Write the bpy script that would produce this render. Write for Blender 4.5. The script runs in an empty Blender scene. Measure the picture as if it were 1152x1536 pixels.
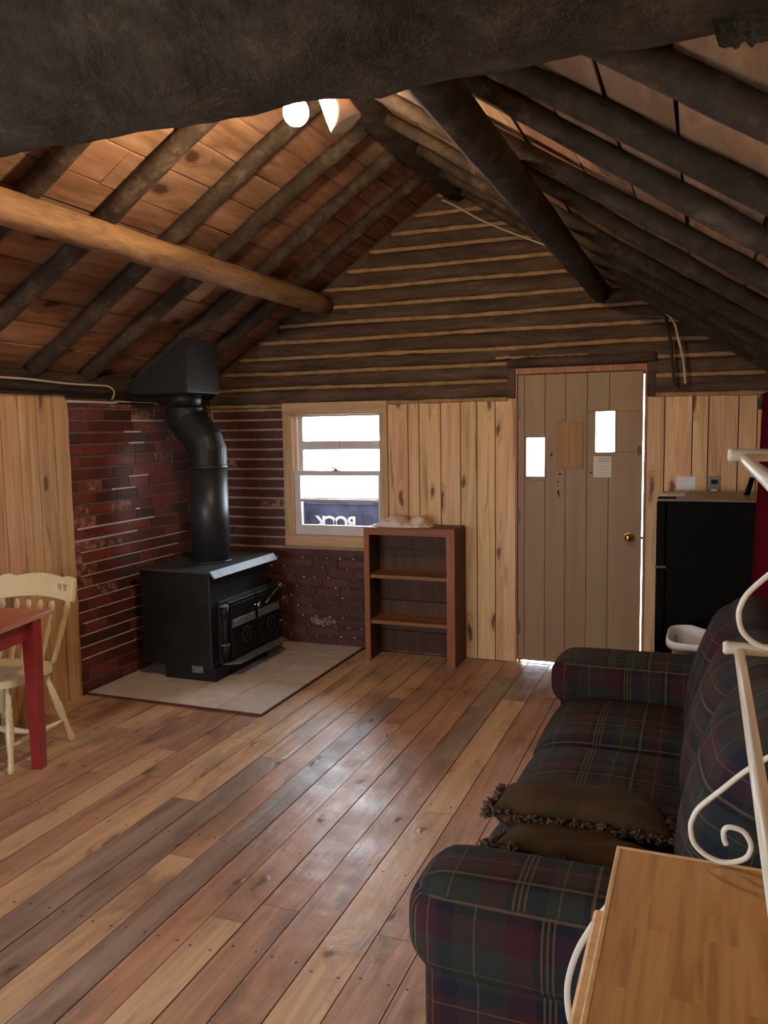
import bpy, bmesh, math, random
from math import sin, cos, pi, radians as RAD
from mathutils import Vector, Matrix, Euler, noise as MN

random.seed(7)
scn = bpy.context.scene
COL = scn.collection
U = random.uniform

# ------------------------------------------------------------------ room numbers (metres)
D = 5.62            # far wall
XL, XR = -3.63, 0.38
YN = -1.6           # near wall, behind the camera
RX, RZ, RS = -1.61, 3.30, 0.65   # ridge x, rafter centre height at ridge, slope
PT = 1.84           # top of the panelling

def S(r, g, b):
    def c(v):
        v /= 255.0
        return v/12.92 if v <= 0.04045 else ((v+0.055)/1.055)**2.4
    return (c(r), c(g), c(b), 1.0)

# ------------------------------------------------------------------ node helpers
class NT:
    def __init__(s, name):
        s.m = bpy.data.materials.new(name); s.m.use_nodes = True
        s.t = s.m.node_tree; s.t.nodes.clear()
        s.out = s.t.nodes.new('ShaderNodeOutputMaterial')
    def n(s, typ, props=None, **ins):
        nd = s.t.nodes.new('ShaderNode'+typ)
        for k, v in (props or {}).items(): setattr(nd, k, v)
        for k, v in ins.items():
            key = int(k[1:]) if k[0] == 'i' and k[1:].isdigit() else k.replace('_', ' ')
            s.set(nd.inputs[key], v)
        return nd
    def set(s, sock, v):
        if hasattr(v, 'is_output') or isinstance(v, bpy.types.NodeSocket): s.t.links.new(v, sock)
        elif isinstance(v, bpy.types.Node): s.t.links.new(v.outputs[0], sock)
        else:
            try: sock.default_value = v
            except Exception: sock.default_value = (v, v, v)
    def math(s, op, a, b=0.0, c=None):
        nd = s.n('Math', {'operation': op}, i0=a, i1=b)
        if c is not None: s.set(nd.inputs[2], c)
        return nd.outputs[0]
    def vm(s, op, a, b=(0, 0, 0)):
        return s.n('VectorMath', {'operation': op}, i0=a, i1=b).outputs[0]
    def ramp(s, fac, stops, interp='LINEAR'):
        nd = s.n('ValToRGB', None, Fac=fac); r = nd.color_ramp; r.interpolation = interp
        while len(r.elements) < len(stops): r.elements.new(0.5)
        for e, (p, c) in zip(r.elements, stops):
            e.position = p
            e.color = c if len(c) == 4 else (*c, 1)
        return nd.outputs[0]
    def mix(s, fac, a, b, blend='MIX'):
        nd = s.n('Mix', {'data_type': 'RGBA', 'blend_type': blend})
        s.set(nd.inputs[0], fac); s.set(nd.inputs[6], a); s.set(nd.inputs[7], b)
        return nd.outputs[2]
    def noise(s, vec, scale, detail=4, rough=.55, dist=0.0):
        return s.n('TexNoise', None, Vector=vec, Scale=scale, Detail=detail, Roughness=rough, Distortion=dist).outputs[0]
    def obj(s): return s.n('TexCoord').outputs['Object']
    def uv(s): return s.n('TexCoord').outputs['UV']
    def rnd(s): return s.n('Attribute', {'attribute_name': 'rnd'}).outputs['Fac']
    def bump(s, h, strength=.3, dist=.01):
        return s.n('Bump', None, Height=h, Strength=strength, Distance=dist).outputs[0]
    def surf(s, color, rough=.6, bump=None, metal=0.0, spec=.5, **kw):
        b = s.n('BsdfPrincipled')
        s.set(b.inputs['Base Color'], color); s.set(b.inputs['Roughness'], rough)
        s.set(b.inputs['Metallic'], metal); s.set(b.inputs['Specular IOR Level'], spec)
        if bump is not None: s.set(b.inputs['Normal'], bump)
        for k, v in kw.items(): s.set(b.inputs[k.replace('_', ' ')], v)
        s.t.links.new(b.outputs[0], s.out.inputs[0])
        return s.m

def plain(name, c, rough=.5, metal=0.0, spec=.5, var=.12, nscale=8, bump=0.0, **kw):
    t = NT(name); o = t.obj()
    nz = t.noise(o, nscale, 5)
    lo = tuple(x*(1-var) for x in c[:3])+(1,); hi = tuple(min(1, x*(1+var)) for x in c[:3])+(1,)
    col = t.ramp(nz, [(.3, lo), (.7, hi)])
    b = t.bump(t.noise(o, nscale*9, 4), bump, .004) if bump else None
    return t.surf(col, rough, b, metal, spec, **kw)

def wood(name, dark, mid, light, axis='Z', scale=26, stretch=.05, knots=.0, knotcol=None, rough=.5, bump=.15, var=.25, streak=.4, streakcol=None, spec=.4, kscale=(5, 1.5), blotch=None):
    """boards: grain runs along one axis; 'rnd' shifts the pattern board by board"""
    t = NT(name); o = t.obj(); r = t.rnd()
    sh = t.n('CombineXYZ', None, X=t.math('MULTIPLY', r, 13.7), Y=t.math('MULTIPLY', r, 29.3), Z=t.math('MULTIPLY', r, 41.9)).outputs[0]
    v = t.vm('ADD', o, sh)
    def st(k):
        e = [1, 1, 1]; e['XYZ'.index(axis)] = k
        return t.vm('MULTIPLY', v, tuple(e))
    gv = st(stretch)
    knotmask = None
    if knots > 0:
        sp = t.n('SeparateXYZ', None, Vector=v).outputs
        ka = kscale[1]/kscale[0]
        along, across = {'X': (sp[0], t.math('ADD', sp[1], sp[2])), 'Y': (sp[1], sp[0]), 'Z': (sp[2], t.math('ADD', sp[0], sp[1]))}[axis]
        kv = t.n('CombineXYZ', None, X=across, Y=t.math('MULTIPLY', along, ka), Z=0.0).outputs[0]
        wob = t.n('TexNoise', None, Vector=v, Scale=9.0, Detail=3).outputs['Color']
        kv2 = t.vm('ADD', kv, t.vm('MULTIPLY', t.vm('SUBTRACT', wob, (.5, .5, .5)), (.05, .05, 0)))
        vo = t.n('TexVoronoi', {'voronoi_dimensions': '2D'}, Vector=kv2, Scale=kscale[0])
        d = vo.outputs['Distance']
        sel = t.n('SeparateColor', None, Color=vo.outputs['Color']).outputs[0]
        on = t.math('LESS_THAN', sel, knots)
        near = t.ramp(d, [(0.0, (1, 1, 1)), (.30, (0, 0, 0))])
        near = t.math('MULTIPLY', near, on)
        knotmask = t.math('MULTIPLY', t.ramp(d, [(.07, (1, 1, 1)), (.13, (0, 0, 0))]), on)
        gv = t.vm('ADD', gv, t.n('CombineXYZ', None, X=t.math('MULTIPLY', near, .12), Y=t.math('MULTIPLY', near, .12), Z=t.math('MULTIPLY', near, .12)).outputs[0])
    g = t.noise(gv, scale, 6, .6, .8)
    g2 = t.noise(gv, scale*4.5, 3, .6, .2)
    gg = t.math('ADD', t.math('MULTIPLY', g, .75), t.math('MULTIPLY', g2, .25))
    col = t.ramp(gg, [(.33, dark), (.5, mid), (.66, light)])
    if streak > 0:
        sv = t.noise(st(stretch*1.5), scale*.5, 4, .62, 1.8)
        sm = t.ramp(sv, [(.57, (0, 0, 0)), (.68, (1, 1, 1))])
        col = t.mix(t.math('MULTIPLY', sm, streak), col, streakcol or dark)
    if blotch:
        bm_ = t.ramp(t.noise(v, 2.2, 4, .6), [(.45, (0, 0, 0)), (.7, (1, 1, 1))])
        col = t.mix(t.math('MULTIPLY', bm_, blotch[0]), col, blotch[1])
    if knotmask is not None:
        col = t.mix(t.math('MULTIPLY', near, .55), col, dark)
        col = t.mix(t.math('MULTIPLY', knotmask, .85), col, knotcol)
    hs = t.n('HueSaturation', None, Color=col, Value=t.math('ADD', t.math('MULTIPLY', t.math('FRACT', t.math('MULTIPLY', r, 7.31)), 2*var), 1-var),
             Hue=t.math('ADD', t.math('MULTIPLY', t.math('FRACT', t.math('MULTIPLY', r, 3.17)), .018), .486))
    return t.surf(hs.outputs[0], rough, t.bump(gg, bump, .004), 0, spec)

def logmat(name, dark, mid, light, rough=.85, bump=.6, scale=9, stretch=None, flecks=None, fleckamt=.6):
    t = NT(name); o = t.obj()
    v = t.vm('MULTIPLY', o, stretch) if stretch else o
    r = t.rnd()
    v = t.vm('ADD', v, t.n('CombineXYZ', None, X=t.math('MULTIPLY', r, 17.0), Y=t.math('MULTIPLY', r, 9.0), Z=0.0).outputs[0])
    n1 = t.noise(v, scale, 8, .65, .6)
    n2 = t.noise(v, scale*5, 5, .7)
    g = t.math('ADD', t.math('MULTIPLY', n1, .7), t.math('MULTIPLY', n2, .3))
    col = t.ramp(g, [(.35, dark), (.52, mid), (.68, light)])
    if flecks:
        f = t.ramp(t.noise(v, scale*1.6, 3, .5, 1.0), [(.66, (0, 0, 0)), (.74, (1, 1, 1))])
        col = t.mix(t.math('MULTIPLY', f, fleckamt), col, flecks)
    return t.surf(col, rough, t.bump(g, bump, .02), 0, .3)

# ------------------------------------------------------------------ materials
M = {}
M['pine'] = wood('pine_boards', S(196, 150, 98), S(224, 184, 132), S(238, 205, 158), 'Z', 20, .05, .55, S(92, 50, 28), .55, .1, .10, .75, S(146, 82, 46), kscale=(7, 1.9))
M['pine_left'] = wood('pine_boards_old', S(166, 122, 76), S(202, 158, 106), S(218, 180, 128), 'Z', 20, .04, .30, S(84, 48, 28), .55, .1, .10, .7, S(132, 86, 50), kscale=(7, 1.6))
M['casing'] = wood('window_casing_pine', S(170, 134, 96), S(198, 164, 122), S(214, 184, 146), 'X', 20, .05, 0, None, .5, .08, .06, .25)
M['casing_v'] = wood('window_casing_pine_upright', S(170, 134, 96), S(198, 164, 122), S(214, 184, 146), 'Z', 20, .05, 0, None, .5, .08, .06, .25)
M['door'] = wood('door_boards', S(146, 116, 80), S(156, 126, 88), S(164, 134, 96), 'Z', 9, .06, 0, None, .5, .04, .04, .2, S(140, 104, 74), blotch=(.25, S(150, 112, 84)))
M['patch'] = wood('door_patch_plywood', S(140, 98, 54), S(168, 122, 74), S(178, 134, 84), 'Z', 14, .06, 0, None, .6, .06, .15, .2)
M['redjamb'] = wood('door_jamb_wood', S(130, 78, 46), S(164, 104, 66), S(186, 126, 84), 'Z', 18, .06, 0, None, .5, .06, .05, .2)
M['floor'] = None
M['roofboard'] = wood('roof_boards', S(110, 82, 60), S(150, 114, 86), S(178, 142, 112), 'Y', 10, .14, .22, S(58, 38, 26), .8, .25, .16, .35, S(104, 74, 54), .2, kscale=(4, 2.0), blotch=(.5, S(140, 116, 100)))
M['rafter'] = logmat('rafter_pole_bark', S(38, 29, 23), S(66, 53, 42), S(104, 88, 72), .8, .6, 8, None, S(128, 88, 56), .3)
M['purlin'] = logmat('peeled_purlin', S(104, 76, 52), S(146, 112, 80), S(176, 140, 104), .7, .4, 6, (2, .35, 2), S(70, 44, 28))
M['darklog'] = logmat('dark_log_bark', S(30, 24, 20), S(56, 46, 38), S(92, 78, 66), .85, .7, 8)
M['tiebeam'] = logmat('tie_beam_bark', S(34, 29, 24), S(62, 54, 45), S(92, 80, 66), .95, 1.0, 8, None, S(84, 58, 42), .5)
M['logwall'] = logmat('gable_log', S(56, 43, 35), S(90, 71, 57), S(120, 96, 78), .8, .5, 7, (.35, 1, 2), S(124, 86, 52), .35)
M['plate'] = logmat('wall_plate_log', S(38, 29, 22), S(62, 48, 36), S(90, 72, 56), .85, .5, 7, (2, .3, 2), S(118, 96, 74), .4)
M['chink'] = plain('chinking', S(164, 130, 92), .9, var=.3, nscale=14, bump=.4)
M['white_mortar'] = plain('white_mortar', S(206, 198, 192), .8, var=.1)
M['mortar_grey'] = plain('grey_mortar', S(112, 100, 88), .95, var=.25, nscale=12, bump=.4)
M['mortar_tan'] = plain('tan_mortar', S(172, 146, 116), .95, var=.25, nscale=12, bump=.4)
M['mortar_dark'] = plain('dark_mortar', S(86, 56, 48), .95, var=.25, nscale=12, bump=.4)
M['tile'] = None
M['shell'] = plain('outer_boards', S(90, 72, 56), .9)
M['black'] = plain('black_enamel', (.004, .0036, .003, 1), .6, var=.1, spec=.07)
M['stove'] = plain('stove_black_steel', (.009, .010, .012, 1), .42, var=.3, nscale=5, bump=.08, metal=.0, spec=.5)
M['stove_top'] = plain('stove_mottled_top', (.035, .037, .042, 1), .5, var=.55, nscale=9, bump=.1, spec=.7)  # mottled grey, lighter than the stove body
M['stove_iron'] = plain('stove_cast_iron', (.010, .010, .011, 1), .5, var=.3, nscale=16, bump=.2, spec=.35)
M['stove_plate'] = plain('stove_cast_plaque', (.15, .15, .16, 1), .38, var=.5, nscale=40, bump=.3)  # cast grey, lightened for the window light on plaques and ledge
M['pipe'] = plain('stovepipe_black', (.02, .023, .026, 1), .42, var=.3, nscale=6, spec=.5)
M['pipe_up'] = plain('stovepipe_elbow_black', (.013, .013, .013, 1), .5, var=.3, nscale=6, spec=.35)
M['box'] = plain('support_box_black', (.02, .02, .021, 1), .5, var=.15, nscale=3, spec=.35)
M['chrome'] = plain('bright_steel', (.6, .62, .66, 1), .25, metal=1.0, var=.08)
M['brass'] = plain('brass', (.72, .46, .14, 1), .22, metal=1.0, var=.08)
M['iron_dull'] = plain('dull_hinge_steel', (.10, .09, .08, 1), .5, metal=.8)
M['sash'] = plain('sash_white_paint', S(214, 206, 204), .45, var=.05)
M['sash_tan'] = plain('sash_bottom_rail_paint', S(196, 178, 160), .45, var=.06)
M['bookcase'] = wood('bookcase_stain', S(126, 76, 42), S(154, 98, 56), S(170, 112, 66), 'Z', 16, .06, .12, S(74, 36, 22), .5, .06, .05, .25, kscale=(4, 1.5))
M['bookcase_x'] = wood('bookcase_stain_level', S(118, 72, 40), S(144, 92, 52), S(160, 106, 62), 'X', 16, .06, .05, S(74, 36, 22), .5, .06, .05, .25)
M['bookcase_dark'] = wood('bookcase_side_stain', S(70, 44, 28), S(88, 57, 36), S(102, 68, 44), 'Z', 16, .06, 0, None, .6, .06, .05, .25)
M['redtable'] = plain('red_painted_wood', S(150, 42, 40), .35, var=.12, nscale=5)
M['redtop'] = wood('red_table_top', S(150, 56, 40), S(176, 72, 50), S(190, 86, 60), 'Y', 12, .06, 0, None, .28, .05, .08, .2)
M['edge'] = wood('table_raw_edge', S(150, 104, 66), S(180, 134, 92), S(196, 152, 110), 'Y', 16, .06, 0, None, .5, .05, .05, 0)
M['cream'] = plain('cream_gloss_paint', S(226, 206, 160), .28, var=.06, nscale=6)
M['white_metal'] = plain('cream_white_metal', S(212, 202, 182), .35, var=.05)
M['rack_edge'] = wood('rack_top_edge', S(186, 148, 98), S(204, 168, 118), S(216, 182, 134), 'X', 16, .06, 0, None, .4, .04, .04, 0)
M['fridge_top'] = plain('fridge_top_reflecting', S(120, 104, 88), .4, var=.12)  # reflected light painted into the top of the black fridge
M['white_plastic'] = plain('white_plastic', S(232, 228, 228), .4, var=.04)
M['bin'] = plain('lilac_white_plastic', S(240, 240, 248), .4, var=.05)
M['bin_in'] = plain('bin_blue_patch', S(150, 156, 220), .4, var=.06)  # bluish tone for a patch on one inner side
M['grey_plastic'] = plain('grey_outlet_plastic', S(130, 124, 112), .4, var=.06)
M['paper'] = plain('paper', S(222, 212, 198), .8, var=.04)
M['ink'] = plain('grey_print', S(120, 112, 104), .8, var=.1)
M['cable_w'] = plain('white_cable', S(190, 176, 150), .6, var=.1)
M['cable_k'] = plain('dark_cable', S(40, 36, 30), .6, var=.1)
M['green'] = plain('dark_green_plastic', S(48, 74, 34), .5, var=.3)
M['lamp_white'] = plain('lamp_holder_white', S(226, 222, 216), .4, var=.04)
M['rust'] = plain('sheet_metal_sign', S(62, 68, 98), .6, var=.7, nscale=9)
M['signletter'] = plain('white_sign_letter', S(246, 246, 246), .6, var=.03)  # even white for the reversed letters
M['ground'] = plain('bare_ground', S(196, 190, 180), .95, var=.15, nscale=1.5)
M['dark'] = plain('dark_gap', (.012, .009, .007, 1), .9)

def m_floor():
    t = NT('floor_boards'); o = t.obj(); r = t.rnd(); uv = t.uv()
    sh = t.n('CombineXYZ', None, X=t.math('MULTIPLY', r, 13.7), Y=t.math('MULTIPLY', r, 29.3), Z=0.0).outputs[0]
    v = t.vm('ADD', o, sh)
    kv = t.vm('MULTIPLY', v, (1, .42, 0))
    wob = t.n('TexNoise', None, Vector=v, Scale=7.0, Detail=2).outputs['Color']
    kv = t.vm('ADD', kv, t.vm('MULTIPLY', t.vm('SUBTRACT', wob, (.5, .5, .5)), (.08, .08, 0)))
    vo = t.n('TexVoronoi', {'voronoi_dimensions': '2D'}, Vector=kv, Scale=5.0)
    sel = t.math('LESS_THAN', t.n('SeparateColor', None, Color=vo.outputs['Color']).outputs[0], .35)
    near = t.math('MULTIPLY', t.ramp(vo.outputs['Distance'], [(0, (1, 1, 1)), (.3, (0, 0, 0))]), sel)
    knot = t.math('MULTIPLY', t.ramp(vo.outputs['Distance'], [(.02, (1, 1, 1)), (.085, (0, 0, 0))]), sel)
    gv = t.vm('ADD', t.vm('MULTIPLY', v, (1, .06, 1)), t.n('CombineXYZ', None, X=t.math('MULTIPLY', near, .10), Y=0.0, Z=0.0).outputs[0])
    g = t.noise(gv, 24, 6, .62, .9)
    f7 = t.math('FRACT', t.math('MULTIPLY', r, 7.31))
    base = t.ramp(f7, [(0, S(184, 138, 112)), (.18, S(200, 152, 120)), (.40, S(216, 174, 134)), (.54, S(156, 134, 122)), (.68, S(192, 144, 118)), (.86, S(220, 180, 142))], 'CONSTANT')
    dk = t.mix(.62, base, (.10, .05, .03, 1)); lt = t.mix(.24, base, S(214, 172, 132))
    col = t.mix(t.ramp(g, [(.36, (0, 0, 0)), (.64, (1, 1, 1))]), dk, lt)
    col = t.mix(.45, col, base)
    stain = t.ramp(t.noise(t.vm('MULTIPLY', v, (1, .3, 1)), 5.5, 5, .65, .5), [(.48, (0, 0, 0)), (.64, (1, 1, 1))])
    col = t.mix(t.math('MULTIPLY', stain, .55), col, S(100, 80, 72))
    st2 = t.ramp(t.noise(gv, 9, 3, .6, 1.2), [(.62, (0, 0, 0)), (.70, (1, 1, 1))])
    col = t.mix(t.math('MULTIPLY', st2, .55), col, S(128, 76, 50))
    col = t.mix(t.math('MULTIPLY', near, .3), col, S(90, 54, 36))
    col = t.mix(t.math('MULTIPLY', knot, .6), col, S(66, 42, 32))
    # nail heads: two per joist line
    sx = t.n('SeparateXYZ', None, Vector=uv)
    ux = t.math('SUBTRACT', t.math('ABSOLUTE', t.math('SUBTRACT', sx.outputs[0], .5)), .30)
    ux = t.math('MULTIPLY', ux, .14)
    vy = t.math('SUBTRACT', t.math('MULTIPLY', t.math('FRACT', t.math('DIVIDE', sx.outputs[1], .61)), .61), .30)
    vy = t.math('ADD', vy, t.math('MULTIPLY', t.math('SUBTRACT', f7, .5), .05))
    dd = t.math('SQRT', t.math('ADD', t.math('MULTIPLY', ux, ux), t.math('MULTIPLY', vy, vy)))
    nail = t.math('LESS_THAN', dd, .0055)
    col = t.mix(t.math('MULTIPLY', nail, .85), col, (.02, .015, .013, 1))
    rough = t.ramp(t.noise(v, 5, 5, .6), [(.3, (.27, .27, .27)), (.7, (.50, .50, .50))])
    h = t.math('ADD', t.math('MULTIPLY', g, .35), t.math('ADD', t.math('MULTIPLY', t.noise(v, 7, 3, .5), .9), t.math('MULTIPLY', knot, .5)))
    return t.surf(col, rough, t.bump(h, .42, .014), 0, .5)
M['floor'] = m_floor()

def m_tile():
    t = NT('hearth_tile'); o = t.obj(); r = t.rnd()
    n = t.noise(t.vm('ADD', o, t.n('CombineXYZ', None, X=t.math('MULTIPLY', r, 9.0), Y=r, Z=0.0).outputs[0]), 9, 6, .6)
    col = t.ramp(n, [(.3, S(196, 178, 164)), (.7, S(216, 200, 186))])
    hs = t.n('HueSaturation', None, Color=col, Value=t.math('ADD', t.math('MULTIPLY', r, .14), .93))
    return t.surf(hs.outputs[0], .38, t.bump(n, .05, .003))
M['tile'] = m_tile()

def m_brick(name, stops, worn=.5):
    t = NT(name); o = t.obj(); r = t.rnd()
    base = t.ramp(r, stops, 'LINEAR')
    v = t.vm('ADD', o, t.n('CombineXYZ', None, X=t.math('MULTIPLY', r, 31.0), Y=t.math('MULTIPLY', r, 17.0), Z=t.math('MULTIPLY', r, 11.0)).outputs[0])
    n = t.noise(v, 14, 7, .7)
    col = t.mix(t.ramp(n, [(.35, (0, 0, 0)), (.75, (1, 1, 1))]), base, t.mix(.45, base, (.02, .012, .012, 1)))
    f = t.math('FRACT', t.math('MULTIPLY', r, 5.77))
    wm = t.math('MULTIPLY', t.math('GREATER_THAN', f, 1-worn*.35), t.ramp(t.noise(v, 22, 6, .75), [(.47, (0, 0, 0)), (.58, (1, 1, 1))]))
    col = t.mix(t.math('MULTIPLY', wm, .6), col, S(196, 158, 140))
    return t.surf(col, .62, t.bump(n, .5, .01))
M['brick'] = m_brick('red_brick', [(0, S(92, 44, 40)), (.3, S(126, 58, 50)), (.6, S(140, 66, 54)), (.8, S(106, 50, 45)), (1, S(72, 46, 42))])
M['brick_far'] = m_brick('dark_red_brick', [(0, S(84, 46, 44)), (.4, S(102, 58, 52)), (.7, S(92, 48, 44)), (1, S(78, 48, 46))], .25)

def m_plaid():
    t = NT('plaid_upholstery'); uv = t.uv()
    sx = t.n('SeparateXYZ', None, Vector=uv); u, v = sx.outputs[0], sx.outputs[1]
    G = S(44, 45, 40); Rr = S(60, 24, 27); Nv = S(26, 27, 38); K = S(22, 20, 22)
    def band(c):
        f = t.math('FRACT', t.math('DIVIDE', c, .50))
        b = t.ramp(f, [(0, G), (.24, Rr), (.36, K), (.46, Nv), (.54, G), (.70, K), (.78, Rr), (.92, Nv)], 'CONSTANT')
        T = S(168, 136, 92); lw = .0045
        mask = None
        for p, w in ((.40, lw), (.425, lw), (.45, lw), (.74, .008), (.10, .003), (.60, .003), (.88, .003)):
            m = t.math('LESS_THAN', t.math('ABSOLUTE', t.math('SUBTRACT', f, p)), w)
            mask = m if mask is None else t.math('MAXIMUM', mask, m)
        return b, mask
    b1, m1 = band(u); b2, m2 = band(t.math('ADD', v, .11))
    col = t.mix(.5, b1, b2)
    w = t.n('TexWave', {'wave_type': 'BANDS', 'bands_direction': 'DIAGONAL'}, Vector=uv, Scale=90.0).outputs[1]
    lines = t.math('MAXIMUM', t.math('MULTIPLY', m1, .40), t.math('MULTIPLY', m2, .40))
    col = t.mix(lines, col, S(122, 98, 68))
    n = t.noise(uv, 300, 2)
    col = t.mix(.25, col, t.mix(n, col, (.01, .01, .01, 1)))
    return t.surf(col, .9, t.bump(n, .25, .002), 0, .2)
M['plaid'] = m_plaid()
M['pillow'] = plain('brown_pillow_cloth', S(62, 47, 30), .95, var=.25, nscale=10, bump=.4, spec=.1)
M['fringe'] = plain('brown_fringe', S(72, 54, 38), .9, var=.6, nscale=60)

def m_butcher():
    t = NT('butcher_block'); o = t.obj(); r = t.rnd()
    br = t.n('TexBrick', {'offset': .37, 'offset_frequency': 2}, Vector=t.vm('MULTIPLY', t.n('Mapping', None, Vector=o, Rotation=(0, 0, pi/2)).outputs[0], (1, 1, 1)),
             Color1=(0, 0, 0, 1), Color2=(1, 1, 1, 1), Mortar=(.5, .5, .5, 1), Scale=1.0, Mortar_Size=.0, Brick_Width=.42, Row_Height=.052)
    k = t.n('SeparateColor', None, Color=br.outputs[0]).outputs[0]
    v = t.vm('ADD', o, t.n('CombineXYZ', None, X=t.math('MULTIPLY', k, 5.3), Y=t.math('MULTIPLY', k, 8.1), Z=0.0).outputs[0])
    g = t.noise(t.vm('MULTIPLY', v, (1, .08, 1)), 34, 6, .6, .8)
    col = t.ramp(g, [(.33, S(156, 114, 68)), (.5, S(176, 134, 84)), (.68, S(188, 148, 96))])
    hs = t.n('HueSaturation', None, Color=col, Value=t.math('ADD', t.math('MULTIPLY', k, .16), .90))
    return t.surf(hs.outputs[0], .34, t.bump(g, .04, .002))
M['butcher'] = m_butcher()

def m_curtain():
    t = NT('red_curtain_cloth'); o = t.obj(); n = t.noise(o, 120, 2)
    col = t.mix(n, S(82, 14, 30), S(98, 20, 38))
    a = t.n('BsdfDiffuse', None, Color=col); b = t.n('BsdfTranslucent', None, Color=col)
    mx = t.n('MixShader', None, Fac=.3, i1=a.outputs[0], i2=b.outputs[0])
    t.t.links.new(mx.outputs[0], t.out.inputs[0]); return t.m
M['curtain'] = m_curtain()

def m_glass():
    t = NT('window_glass'); a = t.n('BsdfTransparent'); g = t.n('BsdfGlossy', None, Roughness=.02)
    fr = t.n('Fresnel', None, IOR=1.45)
    mx = t.n('MixShader', None, Fac=fr.outputs[0], i1=a.outputs[0], i2=g.outputs[0])
    t.t.links.new(mx.outputs[0], t.out.inputs[0]); return t.m
M['glass'] = m_glass()
BULB = 900.0
def m_bulb():
    t = NT('lit_bulb'); e = t.n('Emission', None, Color=(1.0, .76, .48, 1), Strength=BULB)
    t.t.links.new(e.outputs[0], t.out.inputs[0]); return t.m
M['bulb'] = m_bulb()
def m_cloth():
    t = NT('white_cloth_red_print'); o = t.obj()
    n = t.ramp(t.noise(o, 16, 3), [(.56, (0, 0, 0)), (.62, (1, 1, 1))])
    px = t.n('SeparateXYZ', None, Vector=o).outputs[2]
    col = t.mix(t.math('MULTIPLY', n, .5), S(222, 208, 192), S(170, 96, 84))
    return t.surf(col, .8)
M['cloth'] = m_cloth()

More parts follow.
